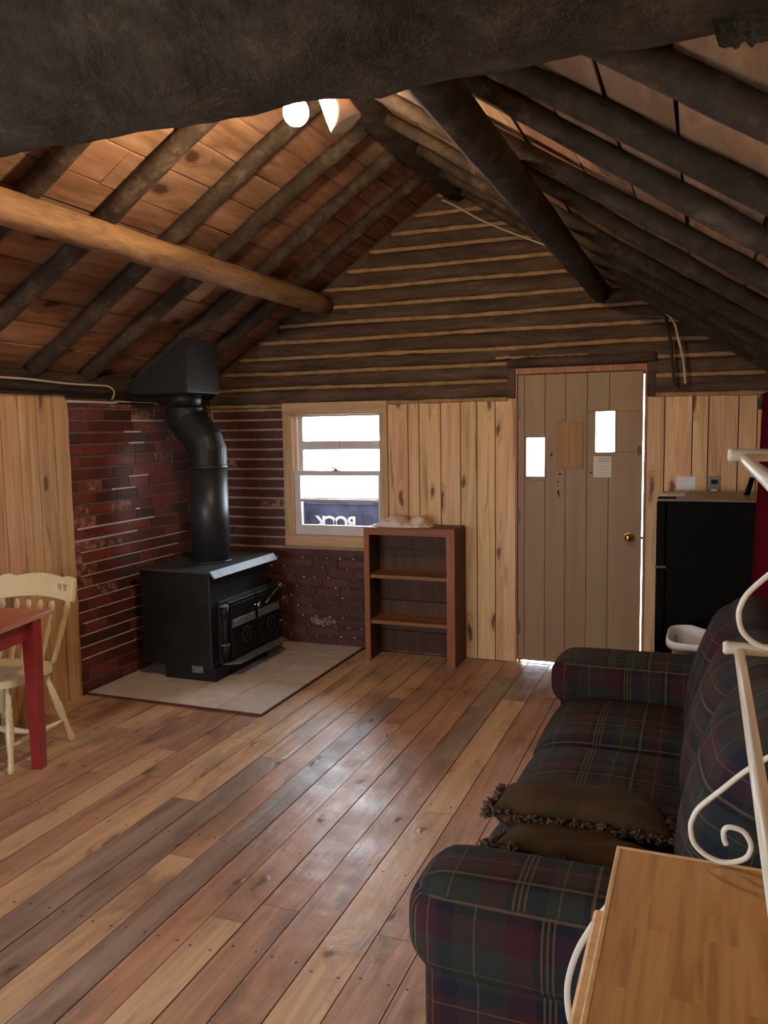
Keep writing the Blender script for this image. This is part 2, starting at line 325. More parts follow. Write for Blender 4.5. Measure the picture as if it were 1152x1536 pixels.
# ------------------------------------------------------------------ mesh builder
WM = {}
class MB:
    def __init__(s): s.v = []; s.f = []; s.r = []; s.s = []; s.uv = []; s.mi = []
    def add(s, vs, fs, rnd=0.0, smooth=False, uvs=None, mi=0):
        b = len(s.v); s.v += [Vector(v) for v in vs]
        for i, f in enumerate(fs):
            s.f.append([b+j for j in f]); s.r.append(rnd); s.s.append(smooth); s.mi.append(mi)
            s.uv.append(uvs[i] if uvs else None)
        return s
    def box(s, x0, x1, y0, y1, z0, z1, rnd=0.0, mat=None, uvtop=False, mi=0):
        vs = [Vector((x, y, z)) for z in (z0, z1) for y in (y0, y1) for x in (x0, x1)]
        if mat is not None: vs = [mat @ v for v in vs]
        fs = [(0, 2, 3, 1), (4, 5, 7, 6), (0, 1, 5, 4), (2, 6, 7, 3), (0, 4, 6, 2), (1, 3, 7, 5)]
        uvs = None
        if uvtop:
            uvs = [None]*6; uvs[1] = [(0, y0), (1, y0), (1, y1), (0, y1)]
        return s.add(vs, fs, rnd, False, uvs, mi)
    def tube(s, pts, rad, seg=12, cap=True, rnd=0.0, smooth=True, rough=0.0, rscale=6.0, closed=False, flat=None):
        pts = [Vector(p) for p in pts]; n = len(pts)
        if not isinstance(rad, (list, tuple)): rad = [rad]*n
        vs = []; up = None
        for i, p in enumerate(pts):
            if closed: t = (pts[(i+1) % n]-pts[i-1]).normalized()
            else: t = (pts[min(i+1, n-1)]-pts[max(i-1, 0)]).normalized()
            if up is None:
                up = Vector((0, 0, 1)) if abs(t.z) < .9 else Vector((0, 1, 0))
            a = t.cross(up).normalized(); b = a.cross(t).normalized(); up = b
            for k in range(seg):
                q = 2*pi*k/seg; r = rad[i]
                d = a*cos(q)*(flat[0] if flat else 1)+b*sin(q)*(flat[1] if flat else 1)
                if rough: r *= 1+rough*(MN.noise((p+d*rad[i])*rscale)+.5*MN.noise((p+d*rad[i])*rscale*3.1))
                vs.append(p+d*r)
        fs = []
        m = n if closed else n-1
        for i in range(m):
            for k in range(seg):
                k2 = (k+1) % seg; j = (i+1) % n
                fs.append((i*seg+k, i*seg+k2, j*seg+k2, j*seg+k))
        s.add(vs, fs, rnd, smooth)
        if cap and not closed:
            s.add([vs[k] for k in range(seg)], [tuple(reversed(range(seg)))], rnd)
            s.add([vs[(n-1)*seg+k] for k in range(seg)], [tuple(range(seg))], rnd)
        return s
    def turned(s, p0, p1, prof, seg=14, rnd=0.0):
        p0, p1 = Vector(p0), Vector(p1)
        return s.tube([p0.lerp(p1, t) for t, r in prof], [r for t, r in prof], seg, True, rnd)
    def sphere(s, c, r, seg=16, ring=10, sc=(1, 1, 1), rnd=0.0):
        c = Vector(c); vs = [c+Vector((0, 0, -r*sc[2]))]
        for i in range(1, ring):
            a = -pi/2+pi*i/ring
            for k in range(seg):
                q = 2*pi*k/seg
                vs.append(c+Vector((r*cos(a)*cos(q)*sc[0], r*cos(a)*sin(q)*sc[1], r*sin(a)*sc[2])))
        vs.append(c+Vector((0, 0, r*sc[2]))); L = len(vs)-1; fs = []
        for k in range(seg):
            k2 = (k+1) % seg
            fs.append((0, 1+k2, 1+k)); fs.append((L, 1+(ring-2)*seg+k, 1+(ring-2)*seg+k2))
            for i in range(ring-2):
                fs.append((1+i*seg+k, 1+i*seg+k2, 1+(i+1)*seg+k2, 1+(i+1)*seg+k))
        return s.add(vs, fs, rnd, True)
    def prism(s, poly, axis, a, b, rnd=0.0, smooth=False):
        """poly in the two other axes, extruded along axis from a to b"""
        def P(u, v, w): return {'X': (w, u, v), 'Y': (u, w, v), 'Z': (u, v, w)}[axis]
        n = len(poly); vs = [P(u, v, a) for u, v in poly]+[P(u, v, b) for u, v in poly]
        fs = [tuple(range(n)), tuple(range(2*n-1, n-1, -1))]
        s.add(vs, fs, rnd)
        fs2 = [(i, i+n, (i+1) % n+n, (i+1) % n) for i in range(n)]
        return s.add(vs, fs2, rnd, smooth)
    def pad(s, c, size, r, bulge=(0, 0, 0), n=14, xf=None, rnd=0.0):
        """rounded cushion block, UV in metres by dominant face"""
        hx, hy, hz = [k/2 for k in size]; c = Vector(c)
        vmap = {}; vs = []; fs = []; uvs = []
        def pt(a, b, cc):
            key = (round(a, 5), round(b, 5), round(cc, 5))
            if key in vmap: return vmap[key]
            p = Vector((a*hx, b*hy, cc*hz))
            q = Vector((max(-hx+r, min(hx-r, p.x)), max(-hy+r, min(hy-r, p.y)), max(-hz+r, min(hz-r, p.z))))
            d = p-q
            if d.length > 1e-6:
                q = q+d.normalized()*r
            else: q = p
            q.x += a*bulge[0]*(1-b*b)*(1-cc*cc); q.y += b*bulge[1]*(1-a*a)*(1-cc*cc); q.z += cc*bulge[2]*(1-a*a)*(1-b*b)
            vmap[key] = len(vs); vs.append(q); return vmap[key]
        def warp(k): return sin(k*pi/2)*.55+k*.45
        g = [warp(-1+2*i/n) for i in range(n+1)]; g[0] = -1; g[-1] = 1
        for ax in range(3):
            for sg in (-1, 1):
                for i in range(n):
                    for j in range(n):
                        q = []
                        for (di, dj) in ((0, 0), (1, 0), (1, 1), (0, 1)):
                            k = [0, 0, 0]; k[ax] = sg; k[(ax+1) % 3] = g[i+di]; k[(ax+2) % 3] = g[j+dj]
                            q.append(pt(*k))
                        if sg < 0: q.reverse()
                        fs.append(tuple(q))
                        uu = []
                        for w in q:
                            p = vs[w]
                            # wrap-around coordinates so the plaid runs over the edges
                            if ax == 0: uu.append((p.y+c.y, p.z+c.z+(0 if sg > 0 else 0)))
                            elif ax == 1: uu.append((p.x+c.x, p.z+c.z))
                            else: uu.append((p.x+c.x+.07, p.y+c.y))
                        uvs.append(uu)
        vs = [c+v for v in vs]
        if xf is not None: vs = [xf @ v for v in vs]
        return s.add(vs, fs, rnd, True, uvs)
    def build(s, name, mat, parent=None, label=None, kind=None, bevel=0.0, local=False, seg=2, cat=None, group=None):
        me = bpy.data.meshes.new(name)
        o = bpy.data.objects.new(name, me); COL.objects.link(o)
        if parent is not None:
            W = WM[parent.name]; o.parent = parent; WM[o.name] = W
            vs = s.v if local else [W.inverted() @ v for v in s.v]
        else:
            mn = [min(v[i] for v in s.v) for i in range(3)]; mx = [max(v[i] for v in s.v) for i in range(3)]
            L = Vector(((mn[0]+mx[0])/2, (mn[1]+mx[1])/2, mn[2])); o.location = L; WM[o.name] = Matrix.Translation(L)
            vs = [v-L for v in s.v]
        me.from_pydata([tuple(v) for v in vs], [], s.f)
        for m_ in (mat if isinstance(mat, (list, tuple)) else [mat]): me.materials.append(m_)
        me.polygons.foreach_set('use_smooth', s.s)
        me.polygons.foreach_set('material_index', s.mi)
        at = me.attributes.new('rnd', 'FLOAT', 'FACE'); at.data.foreach_set('value', s.r)
        if any(u for u in s.uv):
            ul = me.uv_layers.new(name='UVMap'); k = 0; flat = []
            for f, u in zip(s.f, s.uv):
                for q in range(len(f)): flat += list(u[q]) if u else [-5.0, -5.0]
            ul.data.foreach_set('uv', flat)
        me.update()
        bm = bmesh.new(); bm.from_mesh(me)
        if any(s.s): bmesh.ops.remove_doubles(bm, verts=bm.verts, dist=1e-5)
        bmesh.ops.recalc_face_normals(bm, faces=bm.faces); bm.to_mesh(me); bm.free()
        if bevel:
            b = o.modifiers.new('bevel', 'BEVEL'); b.width = bevel; b.segments = seg; b.limit_method = 'ANGLE'; b.angle_limit = RAD(40)
        if label: o['label'] = label
        if cat: o['category'] = cat
        if kind: o['kind'] = kind
        if group: o['group'] = group
        return o

def thing(name, label=None, cat=None, loc=(0, 0, 0), rz=0, group=None, kind=None):
    o = bpy.data.objects.new(name, None); COL.objects.link(o); o.empty_display_size = .1
    o.location = loc; o.rotation_euler = (0, 0, rz)
    WM[o.name] = Matrix.Translation(loc) @ Matrix.Rotation(rz, 4, 'Z')
    if label: o['label'] = label
    if cat: o['category'] = cat
    if group: o['group'] = group
    if kind: o['kind'] = kind
    return o

def bez(pts, n=8):
    """Catmull-Rom through points"""
    P = [Vector(p) for p in pts]; P = [P[0]*2-P[1]]+P+[P[-1]*2-P[-2]]; out = []
    for i in range(1, len(P)-2):
        a, b, c, d = P[i-1:i+3]
        for k in range(n):
            t = k/n
            out.append(.5*((2*b)+(c-a)*t+(2*a-5*b+4*c-d)*t*t+(3*b-a-3*c+d)*t**3))
    out.append(P[-2]); return out

def logpts(p0, p1, n=18, wob=.012, seed=0):
    p0, p1 = Vector(p0), Vector(p1); out = []
    for i in range(n+1):
        t = i/n; p = p0.lerp(p1, t)
        out.append(p+Vector((MN.noise(Vector((t*3, seed*7.1, 0))), MN.noise(Vector((t*3, seed*7.1, 5))), MN.noise(Vector((t*3, seed*7.1, 9)))))*wob)
    return out

# ================================================================== SETTING
# ---- floor: planks along Y
fl = thing('floor', kind='structure', loc=(0, 0, 0))
mb = MB(); x = XL
while x < XR:
    w = random.choice([.115, .13, .14, .145, .155]); x1 = min(x+w, XR+.05)
    y = YN+U(-1.5, 0)
    while y < D:
        L = U(1.3, 3.4); a, b = max(y, YN), min(y+L, D)
        if b > a: mb.box(x+.0022, x1-.0022, a+.0014, b-.0014, -.03, U(-.0012, .0008), random.random(), None, True)
        y += L
    x = x1
mb.build('floor_planks', M['floor'], fl)
MB().box(XL-.1, XR+.1, YN-.1, D+.0, -.12, -.026).build('subfloor', M['dark'], fl)

# ---- far wall
wf = thing('wall_far', kind='structure', loc=(-1.6, D, 0))
WX0, WX1, WZ0, WZ1 = -2.93, -2.195, .845, 1.765     # window opening
DX0, DX1, DZ1 = -1.205, -.352, 2.005                 # door opening
def roofz(x): return RZ-RS*abs(x-RX)
mb = MB()
yb0, yb1 = D+.045, D+.20
mb.box(XL-.1, WX0, yb0, yb1, -.12, PT); mb.box(WX1, DX0, yb0, yb1, -.12, PT); mb.box(DX1, XR+.1, yb0, yb1, -.12, PT)
mb.box(WX0, WX1, yb0, yb1, -.12, WZ0); mb.box(WX0, WX1, yb0, yb1, WZ1, PT)
mb.box(XL-.1, DX0, yb0, yb1, PT, DZ1); mb.box(DX1, XR+.1, yb0, yb1, PT, DZ1)
mb.prism([(XL-.1, DZ1), (XR+.1, DZ1), (XR+.1, roofz(XR)+.0), (RX, RZ+.1), (XL-.1, roofz(XL)+.0)], 'Y', yb0, yb1)
mb.box(DX0, DX1, yb0, yb1, -.12, -.006)
mb.build('outer_sheathing', M['shell'], wf)
# gable logs
zs = [PT-.005]
while zs[-1] < 3.35: zs.append(zs[-1]+U(.108, .126))
mb = MB(); ch = MB()
def logrow(x0, x1, za, zb, k):
    nx = max(4, int((x1-x0)/.07)); na = 7; vs = []; fs = []
    zc = (za+zb)/2; hz = (zb-za)/2-.007
    for i in range(nx+1):
        x = x0+(x1-x0)*i/nx
        for j in range(na+1):
            a = -pi/2+pi*j/na
            r = 1+.10*MN.noise(Vector((x*2.2, k*3.3, a)))
            zz = zc+.010*MN.noise(Vector((x*1.1, k*5.7, 2.0)))+hz*sin(a)*(1+.08*MN.noise(Vector((x*3, k, 8))))
            vs.append((x, D+.035-.045*(max(0, cos(a))**.6)*r-.002, zz))
    for i in range(nx):
        for j in range(na):
            q = i*(na+1)+j; fs.append((q, q+na+1, q+na+2, q+1))
    mb.add(vs, fs, (k*.37) % 1, True)
for k in range(len(zs)-1):
    za, zb = zs[k], zs[k+1]
    half = (RZ+.03-zb)/RS
    if half <= .05: continue
    x0, x1 = max(XL, RX-half), min(XR, RX+half)
    segs = [(x0, x1)]
    if za < DZ1+.03: segs = [(x0, DX0-.05), (DX1+.05, x1)]
    for a, b in segs: logrow(a, b, za, zb, k)
mb.build('gable_logs', M['logwall'], wf, label='brown log courses')
for k in range(len(zs)-1):
    z = zs[k]; half = (RZ+.02-z)/RS; x0, x1 = max(XL, RX-half), min(XR, RX+half)
    segs = [(x0, x1)] if z > DZ1+.06 else [(x0, DX0-.05), (DX1+.05, x1)]
    for a, b in segs:
        n = max(3, int((b-a)/.05)); pts = []
        for i in range(n+1):
            x = a+(b-a)*i/n
            pts.append((x, D+.006, z+.010*MN.noise(Vector((x*1.1, k*5.7, 2.0)))+.004*MN.noise(Vector((x*9, k, 1)))))
        ch.tube(pts, [.0150*(1+.4*MN.noise(Vector((p[0]*7, k*2.0, 4)))) for p in pts], 8, True)
ch.build('chinking', M['chink'], wf, label='pale tan chinking strips between the logs')
# pine boards left and right of the door
def boards(edges, z0, z1f, y0, y1, parent, name, mat, label):
    m = MB()
    for a, b in zip(edges[:-1], edges[1:]):
        m.box(a+.0028, b-.0028, y0, y1, z0, z1f+U(-.004, .004), random.random())
    return m.build(name, mat, parent, label=label, bevel=.0022)
ped = [580.5, 612.5, 630, 663, 693, 717, 744, 774]
e = [-2.142+(p-580.5)/(774-580.5)*(1.142-.195-.007) for p in ped]; e[-1] = -1.204
boards(e, .002, PT, D+.004, D+.026, wf, 'pine_paneling', M['pine'], 'knotty pine boards left of the door')
e = [-.345+(p-972)/(1137-972)*.648 for p in (972, 999, 1041.5, 1065.5, 1110, 1137)]+[XR]
e[0] = DX1+.002
boards(e, .002, PT-.015, D+.004, D+.026, wf, 'pine_paneling', M['pine'], 'pale pine boards right of the door')
m = MB(); pts = []
for i in range(40):
    t = i/39; pts.append((DX1+.03+t*.66, D+.002, PT-.008+.008*MN.noise(Vector((t*22, 3, 1)))))
m.tube(pts, .009, 6).build('top_chinking', M['chink'], wf, label='ragged tan caulk line above the boards')
MB().box(-2.142, DX0, D+.026, D+.046, 0, PT).box(DX1, XR, D+.026, D+.046, 0, PT-.015).build('board_backing', M['dark'], wf)

# brickwork
def bricks(axis, a0, a1, z0, z1, face, depth, course, length, holes, bm_, mort, joints):
    """axis 'X': far wall (faces -Y); 'Y': left wall (faces +X)"""
    k = 0; z = z0
    while z < z1-.02:
        zt = min(z+course, z1); off = (k % 2)*length*.5+U(-.02, .02)
        a = a0-off
        while a < a1:
            b = a+length*random.choice([1, 1, 1, 1.25, .9]); p, q = max(a, a0), min(b, a1)
            if q-p > .02:
                ok = True
                for (h0, h1, hz0, hz1) in holes:
                    if q > h0+.004 and p < h1-.004 and zt > hz0+.01 and z < hz1-.01:
                        if p < h0 < q and h0-p > .03: q = h0
                        elif p < h1 < q and q-h1 > .03: p = h1
                        else: ok = False
                if ok:
                    j = joints; dz = U(-.001, .001); fd = U(-.002, .002)
                    if axis == 'X': bm_.box(p+j*.14, q-j*.14, face+fd, face+depth, z+j*.5+dz, zt-j*.5+dz, random.random())
                    else: bm_.box(face-depth, face+fd, p+j*.14, q-j*.14, z+j*.5+dz, zt-j*.5+dz, random.random())
            a = b
        z = zt; k += 1
course = .0752
b1 = MB()
bricks('X', XL+.02, -2.142, 0.0, PT, D+.0, .03, course, .215, [(-2.99, -2.142, .765, 2.5)], b1, None, .017)
bricks('X', -2.142, -1.9, 0.0, .77, D+.0, .03, course, .215, [], b1, None, .017)
b1.build('brick_veneer', M['brick_far'], wf, label='dark red bricks of the far corner', bevel=.002, seg=1)
MB().box(XL, -2.99, D+.008, D+.046, .70, PT).box(-2.99, -2.142, D+.008, D+.046, .70, .77).build('brick_mortar', M['mortar_tan'], wf, label='tan mortar joints')
MB().box(XL, -1.9, D+.008, D+.046, 0, .70).build('brick_mortar', M['mortar_dark'], wf, label='dark mortar joints below the window')
m = MB()
for i in range(9):
    for q in range(12):
        x = -3.4+q*.108*1.0+(i % 2)*.054+U(-.01, .01); z = .0752*(i+1)
        if x < -2.15 and random.random() < .75: m.sphere((x, D+.004, z), U(.004, .009), 6, 4, (1.3, .6, .7))
m.build('mortar_spots', M['white_mortar'], wf, label='small pale mortar spots on the lower bricks', kind='stuff')

# ---- left wall
wl = thing('wall_left', kind='structure', loc=(XL, 2, 0))
# opening of an unseen window, added to let in daylight
LY0, LY1, LZ0, LZ1 = -.75, .95, .75, 1.75
mb = MB(); xa, xb = XL-.22, XL-.035
mb.box(xa, xb, LY1, D+.2, -.12, 2.02); mb.box(xa, xb, YN-.2, LY0, -.12, 2.02)
mb.box(xa, xb, LY0, LY1, -.12, LZ0); mb.box(xa, xb, LY0, LY1, LZ1, 2.02)
mb.build('outer_sheathing', M['shell'], wl)
PB = 4.035
m = MB(); y = PB
rr = []
first = True
while y > YN:
    w = U(.095, .14); y2 = max(y-w, YN)
    if not (y > LY0 and y2 < LY1):
        top = 1.878+U(-.003, .003)
        if first:   # live edge
            n = 40; pl = []
            for i in range(n+1):
                z = top*i/n; pl.append((y+.007*MN.noise(Vector((z*6, 1, 1)))+.004*MN.noise(Vector((z*19, 4, 1)))-(.03*max(0, (z-1.80)/.08)**2 if z > 1.8 else 0), z))
            pl += [(y2+.002, top), (y2+.002, 0)]
            m.prism([(p[0], p[1]) for p in pl], 'X', XL-.03, XL+.012, random.random())
        else: m.box(XL-.03, XL+.008+U(-.001, .001), y2+.0026, y-.0026, 0, top, random.random())
    y = y2; first = False
m.build('pine_paneling', M['pine_left'], wl, label='vertical pine boards with a live edge at the brick')
b2 = MB()
bricks('Y', PB-.01, D, 0.0, 1.845, XL+.0, .03, course, .215, [], b2, None, .016)
b2.build('brick_veneer', M['brick'], wl, label='red bricks behind the stove', bevel=.002, seg=1)
MB().box(XL-.036, XL-.009, PB-.01, D+.02, 0, 1.845).build('brick_mortar', M['mortar_grey'], wl, label='grey mortar joints')
m = MB()
m.box(XL-.02, XL+.006, PB+.0, 4.95, 1.838, 1.852); m.box(XL-.02, XL+.006, 4.5, 4.92, 1.838, 1.858)
def wstrip(row, y0, y1, th=.006):
    z = row*course; m.box(XL-.02, XL+.003, y0, y1, z-th, z+th)
for row, a, c_ in ((23, 4.66, 5.0), (22, 4.58, 4.74), (21, 4.62, 4.78), (18, 4.6, 4.81), (17, 4.43, 4.66), (15.0, 4.66, 4.70), (14, 4.08, 4.85), (13, 4.05, 4.66)):
    wstrip(row, a, c_)
for row in range(3, 13): wstrip(row, PB+U(0, .1), U(4.9, 5.5), .0035)
m.build('white_joints', M['white_mortar'], wl, label='white mortar streaks', bevel=.002, seg=1)
# plate logs at the eaves
m = MB(); m.tube(logpts((XL+.0, YN, 1.955), (XL+.0, D, 1.955), 40, .012, 3), .068, 14, True, .3, True, .07, 5)
m.build('plate_log', M['plate'], wl, label='dark log along the top of the wall')
m = MB(); pts = [(XL+.03, YN+ (PB-YN)*i/60, 1.884+.006*MN.noise(Vector((i*.5, 0, 0)))) for i in range(61)]
m.tube(pts, .010, 6).build('top_chinking', M['plate'], wl)

# ---- right wall (added unseen window behind the curtain) and near wall
wr = thing('wall_right', kind='structure', loc=(XR, 2, 0))
RY0, RY1, RZ0, RZ1 = 3.0, 4.35, .95, 1.70
mb = MB(); xa, xb = XR+.02, XR+.2
mb.box(xa, xb, RY1, D+.2, -.12, 2.02); mb.box(xa, xb, YN-.2, RY0, -.12, 2.02)
mb.box(xa, xb, RY0, RY1, -.12, RZ0); mb.box(xa, xb, RY0, RY1, RZ1, 2.02)
mb.build('outer_sheathing', M['shell'], wr)
m = MB(); y = YN
while y < D:
    y2 = min(y+U(.10, .15), D); rv = random.random()
    if y2 > RY0 and y < RY1:
        m.box(XR, XR+.02, y+.001, y2-.001, 0, RZ0, rv); m.box(XR, XR+.02, y+.001, y2-.001, RZ1, PT, rv)
    else: m.box(XR, XR+.02, y+.001, y2-.001, 0, PT, rv)
    y = y2
m.build('pine_paneling', M['pine'], wr)
m = MB(); m.tube(logpts((XR+.05, YN, 1.93), (XR+.05, D, 1.93), 40, .01, 5), .08, 14, True, .3, True, .07, 5)
m.build('plate_log', M['plate'], wr)
wn = thing('wall_near', kind='structure', loc=(-1.6, YN, 0))
NX0, NX1, NZ0, NZ1 = -3.2, -1.3, .85, 1.80  # opening of an unseen window added to light the room
mb = MB(); ya, yb = YN-.2, YN
mb.box(XL-.1, NX0, ya, yb, -.12, PT); mb.box(NX1, XR+.1, ya, yb, -.12, PT)
mb.box(NX0, NX1, ya, yb, -.12, NZ0); mb.box(NX0, NX1, ya, yb, NZ1, PT)
mb.prism([(XL-.1, PT), (XR+.1, PT), (XR+.1, roofz(XR)), (RX, RZ+.1), (XL-.1, roofz(XL))], 'Y', ya, yb)
mb.build('near_boards', M['pine'], wn)

# ---- added windows, unseen, letting in daylight
def sashwin(name, axis, a0, a1, z0, z1, face, rails):
    w = thing(name, kind='structure', loc=(a0, face, z0) if axis == 'X' else (face, a0, z0))
    def bx(m, p, q, d0, d1, zz0, zz1):
        if axis == 'X': m.box(p, q, face+d0, face+d1, zz0, zz1)
        else: m.box(face-d1, face-d0, p, q, zz0, zz1) if face < -1 else m.box(face+d0, face+d1, p, q, zz0, zz1)
    m = MB(); t = .04
    bx(m, a0, a0+t, .05, .1, z0, z1); bx(m, a1-t, a1, .05, .1, z0, z1)
    for r0, r1 in rails: bx(m, a0+t, a1-t, .05, .1, r0, r1)
    m.build('window_frame', M['sash'], w)
    m = MB(); bx(m, a0+t, a1-t, .07, .075, z0, z1); m.build('window_pane', M['glass'], w)
    return w
sashwin('added_window_2', 'Y', RY0, RY1, RZ0, RZ1, XR, [(RZ0, RZ0+.05), (1.31, 1.34), (RZ1-.05, RZ1)])
sashwin('added_window_3', 'Y', LY0, LY1, LZ0, LZ1, XL, [(LZ0, LZ0+.05), (1.29, 1.32), (LZ1-.05, LZ1)])
w4 = thing('added_window_4', kind='structure', loc=(NX0, YN, NZ0))
m = MB(); m.box(NX0, NX0+.05, YN-.1, YN-.05, NZ0, NZ1).box(NX1-.05, NX1, YN-.1, YN-.05, NZ0, NZ1).box(NX0, NX1, YN-.1, YN-.05, NZ0, NZ0+.05).box(NX0, NX1, YN-.1, YN-.05, NZ1-.05, NZ1).box(-2.28, -2.22, YN-.1, YN-.05, NZ0, NZ1)
m.build('window_frame', M['sash'], w4)
MB().box(NX0+.05, NX1-.05, YN-.078, YN-.073, NZ0+.05, NZ1-.05).build('window_pane', M['glass'], w4)

# window_1: the double-hung one in the far wall
w1 = thing('window_1', kind='structure', loc=(-2.56, D, .77))
MB().box(-2.99, -2.142, D-.014, D+.02, 1.762, 1.85, .2).build('head_casing', M['casing'], w1, bevel=.003)
MB().box(-2.99, WX0, D-.012, D+.02, .852, 1.762, .3).box(-2.195, -2.142, D-.012, D+.02, .852, 1.762, .6).build('side_casing', M['casing_v'], w1, bevel=.003)
MB().box(-2.99, -2.142, D-.016, D+.03, .768, .853, .8).build('sill_casing', M['casing'], w1, bevel=.004)
m = MB(); m.box(WX0-.002, WX0+.012, D+.0, D+.16, WZ0, WZ1, .1).box(WX1-.012, WX1+.002, D+.0, D+.16, WZ0, WZ1, .1).box(WX0, WX1, D, D+.16, WZ1-.006, WZ1+.006, .1).box(WX0, WX1, D, D+.16, WZ0-.006, WZ0+.006, .1)
m.build('jamb', M['casing_v'], w1)
# upper sash (outer) and lower sash (inner)
us = MB(); uy0, uy1 = D+.075, D+.11
us.box(-2.905, -2.865, uy0, uy1, 1.30, 1.76).box(-2.235, -2.207, uy0, uy1, 1.30, 1.76).box(-2.865, -2.235, uy0, uy1, 1.497, 1.562).box(-2.865, -2.235, uy0, uy1, 1.30, 1.335).box(-2.865, -2.235, uy0, uy1, 1.745, 1.760)
up = us.build('upper_sash', M['sash'], w1, bevel=0)
MB().box(-2.562, -2.552, uy0-.002, uy0+.01, 1.50, 1.56).build('sash_joint', M['sash_tan'], up)
MB().box(-2.87, -2.23, uy0+.015, uy0+.019, 1.33, 1.75).build('window_pane', M['glass'], up)
ls = MB(); ly0, ly1 = D+.028, D+.066
ls.box(-2.917, -2.872, ly0, ly1, .852, 1.340).box(-2.232, -2.207, ly0, ly1, .852, 1.340).box(-2.872, -2.232, ly0, ly1, 1.302, 1.340).box(-2.872, -2.232, ly0, ly1, .852, .925)
lo = ls.build('lower_sash', M['sash'], w1)
MB().box(-2.875, -2.23, ly0+.004, ly0+.024, 1.102, 1.124).build('muntin', M['sash_tan'], lo)
MB().box(-2.875, -2.23, ly0+.015, ly0+.019, .92, 1.305).build('window_pane', M['glass'], lo)
m = MB(); m.box(-2.60, -2.55, ly0-.004, ly0+.03, 1.338, 1.346).tube([(-2.575, ly0+.01, 1.346), (-2.575, ly0+.01, 1.356)], .010, 10).tube([(-2.575, ly0+.005, 1.355), (-2.61, ly0, 1.362)], .005, 8)
m.build('sash_lock', M['iron_dull'], lo)
# storm frame outside: narrow upright strip at the left
MB().box(-2.93, -2.905, D+.115, D+.135, WZ0, WZ1).box(-2.215, -2.195, D+.115, D+.135, WZ0, WZ1).build('stop_bead', M['sash'], w1)

# ---- door_1
d1 = thing('door_1', kind='structure', loc=(-.78, D, 0))
SX0, SX1, SZ0, SZ1 = -1.1915, -.373, .018, 1.994
LT = [(-1.133, -1.009, 1.307, 1.570), (-.674, -.549, 1.472, 1.738)]
sy0, sy1 = D+.012, D+.05
m = MB()
xs = [SX0, -1.146, -1.006, -.868, -.727, -.586, SX1]   # board lines
def dbox(a, b, z0, z1, rv):
    m.box(a+.0012, b-.0012, sy0, sy1, z0, z1, rv)
for i, (a, b) in enumerate(zip(xs[:-1], xs[1:])):
    rv = .1+.13*i
    cuts = [(max(a, l[0]), min(b, l[1]), l[2], l[3]) for l in LT if l[1] > a+.001 and l[0] < b-.001]
    if not cuts: dbox(a, b, SZ0, SZ1, rv)
    else:
        c0, c1, z0, z1 = cuts[0]
        dbox(a, b, SZ0, z0, rv); dbox(a, b, z1, SZ1, rv)
        if c0 > a+.003: dbox(a, c0, z0, z1, rv)
        if c1 < b-.003: dbox(c1, b, z0, z1, rv)
m.build('door_leaf', M['door'], d1, bevel=.002, seg=1)
MB().box(SX0+.002, LT[0][0], sy0+.012, sy1-.006, SZ0+.002, SZ1-.002).box(LT[0][1], LT[1][0], sy0+.012, sy1-.006, SZ0+.002, SZ1-.002).box(LT[1][1], SX1-.002, sy0+.012, sy1-.006, SZ0+.002, SZ1-.002).box(LT[0][0], LT[0][1], sy0+.012, sy1-.006, SZ0+.002, LT[0][2]).box(LT[0][0], LT[0][1], sy0+.012, sy1-.006, LT[0][3], SZ1-.002).box(LT[1][0], LT[1][1], sy0+.012, sy1-.006, SZ0+.002, LT[1][2]).box(LT[1][0], LT[1][1], sy0+.012, sy1-.006, LT[1][3], SZ1-.002).build('door_core', M['door'], d1)
for l in LT:
    m = MB(); t = .010
    m.box(l[0]-t, l[1]+t, sy0-.005, sy0+.012, l[2]-.026, l[2]-.004).box(l[0]-t, l[0], sy0-.004, sy0+.012, l[2]-.004, l[3]+t).box(l[1], l[1]+t, sy0-.004, sy0+.012, l[2]-.004, l[3]+t).box(l[0], l[1], sy0-.004, sy0+.012, l[3], l[3]+t)
    f = m.build('lite_frame', M['door'], d1, bevel=.002, seg=1)
    MB().box(l[0], l[1], sy0+.018, sy0+.022, l[2], l[3]).build('window_pane', M['glass'], f)
m = MB(); m.box(-.931, -.845, sy0-.008, sy0+.002, 1.362, 1.675, .3).box(-.845, -.752, sy0-.008, sy0+.002, 1.362, 1.675, .75)
m.build('plywood_patch', M['patch'], d1, label='square plywood patch', bevel=.0015, seg=1)
# old screw holes and scars
m = MB()
for (x, z, a, b) in ((-.962, 1.455, .006, .013), (-.905, 1.325, .010, .006), (-.917, 1.268, .005, .007), (-.918, 1.245, .003, .004), (-.914, 1.20, .007, .016), (-.91, 1.178, .005, .01), (-.887, 1.69, .006, .004), (-.70, 1.335, .010, .005)):
    m.add([(x+a*cos(q*pi/4)*(1+.3*sin(q*2.3)), sy0-.0008, z+b*sin(q*pi/4)) for q in range(8)], [tuple(range(8))])
m.build('scar_marks', M['dark'], d1, label='dark scars left by old fittings')
m = MB()
m.tube([(-.451, sy0+.0, .91), (-.451, sy0-.008, .91)], .030, 20).tube([(-.451, sy0-.008, .91), (-.451, sy0-.028, .91)], .012, 14)
m.sphere((-.451, sy0-.045, .91), .027, 20, 12, (1, .82, 1))
m.build('door_knob', M['brass'], d1)
m = MB(); m.tube([(-.392+.012*cos(q), sy0-.004, 1.48+.026*sin(q)) for q in [k*pi/8 for k in range(17)]], .003, 6).box(-.400, -.385, sy0-.005, sy0+.001, 1.455, 1.505)
m.build('latch_plate', M['iron_dull'], d1)
MB().tube([(SX1-.004, sy0+.018, .905), (SX1+.012, sy0+.018, .905)], .008, 8).build('latch_bolt', M['iron_dull'], d1)
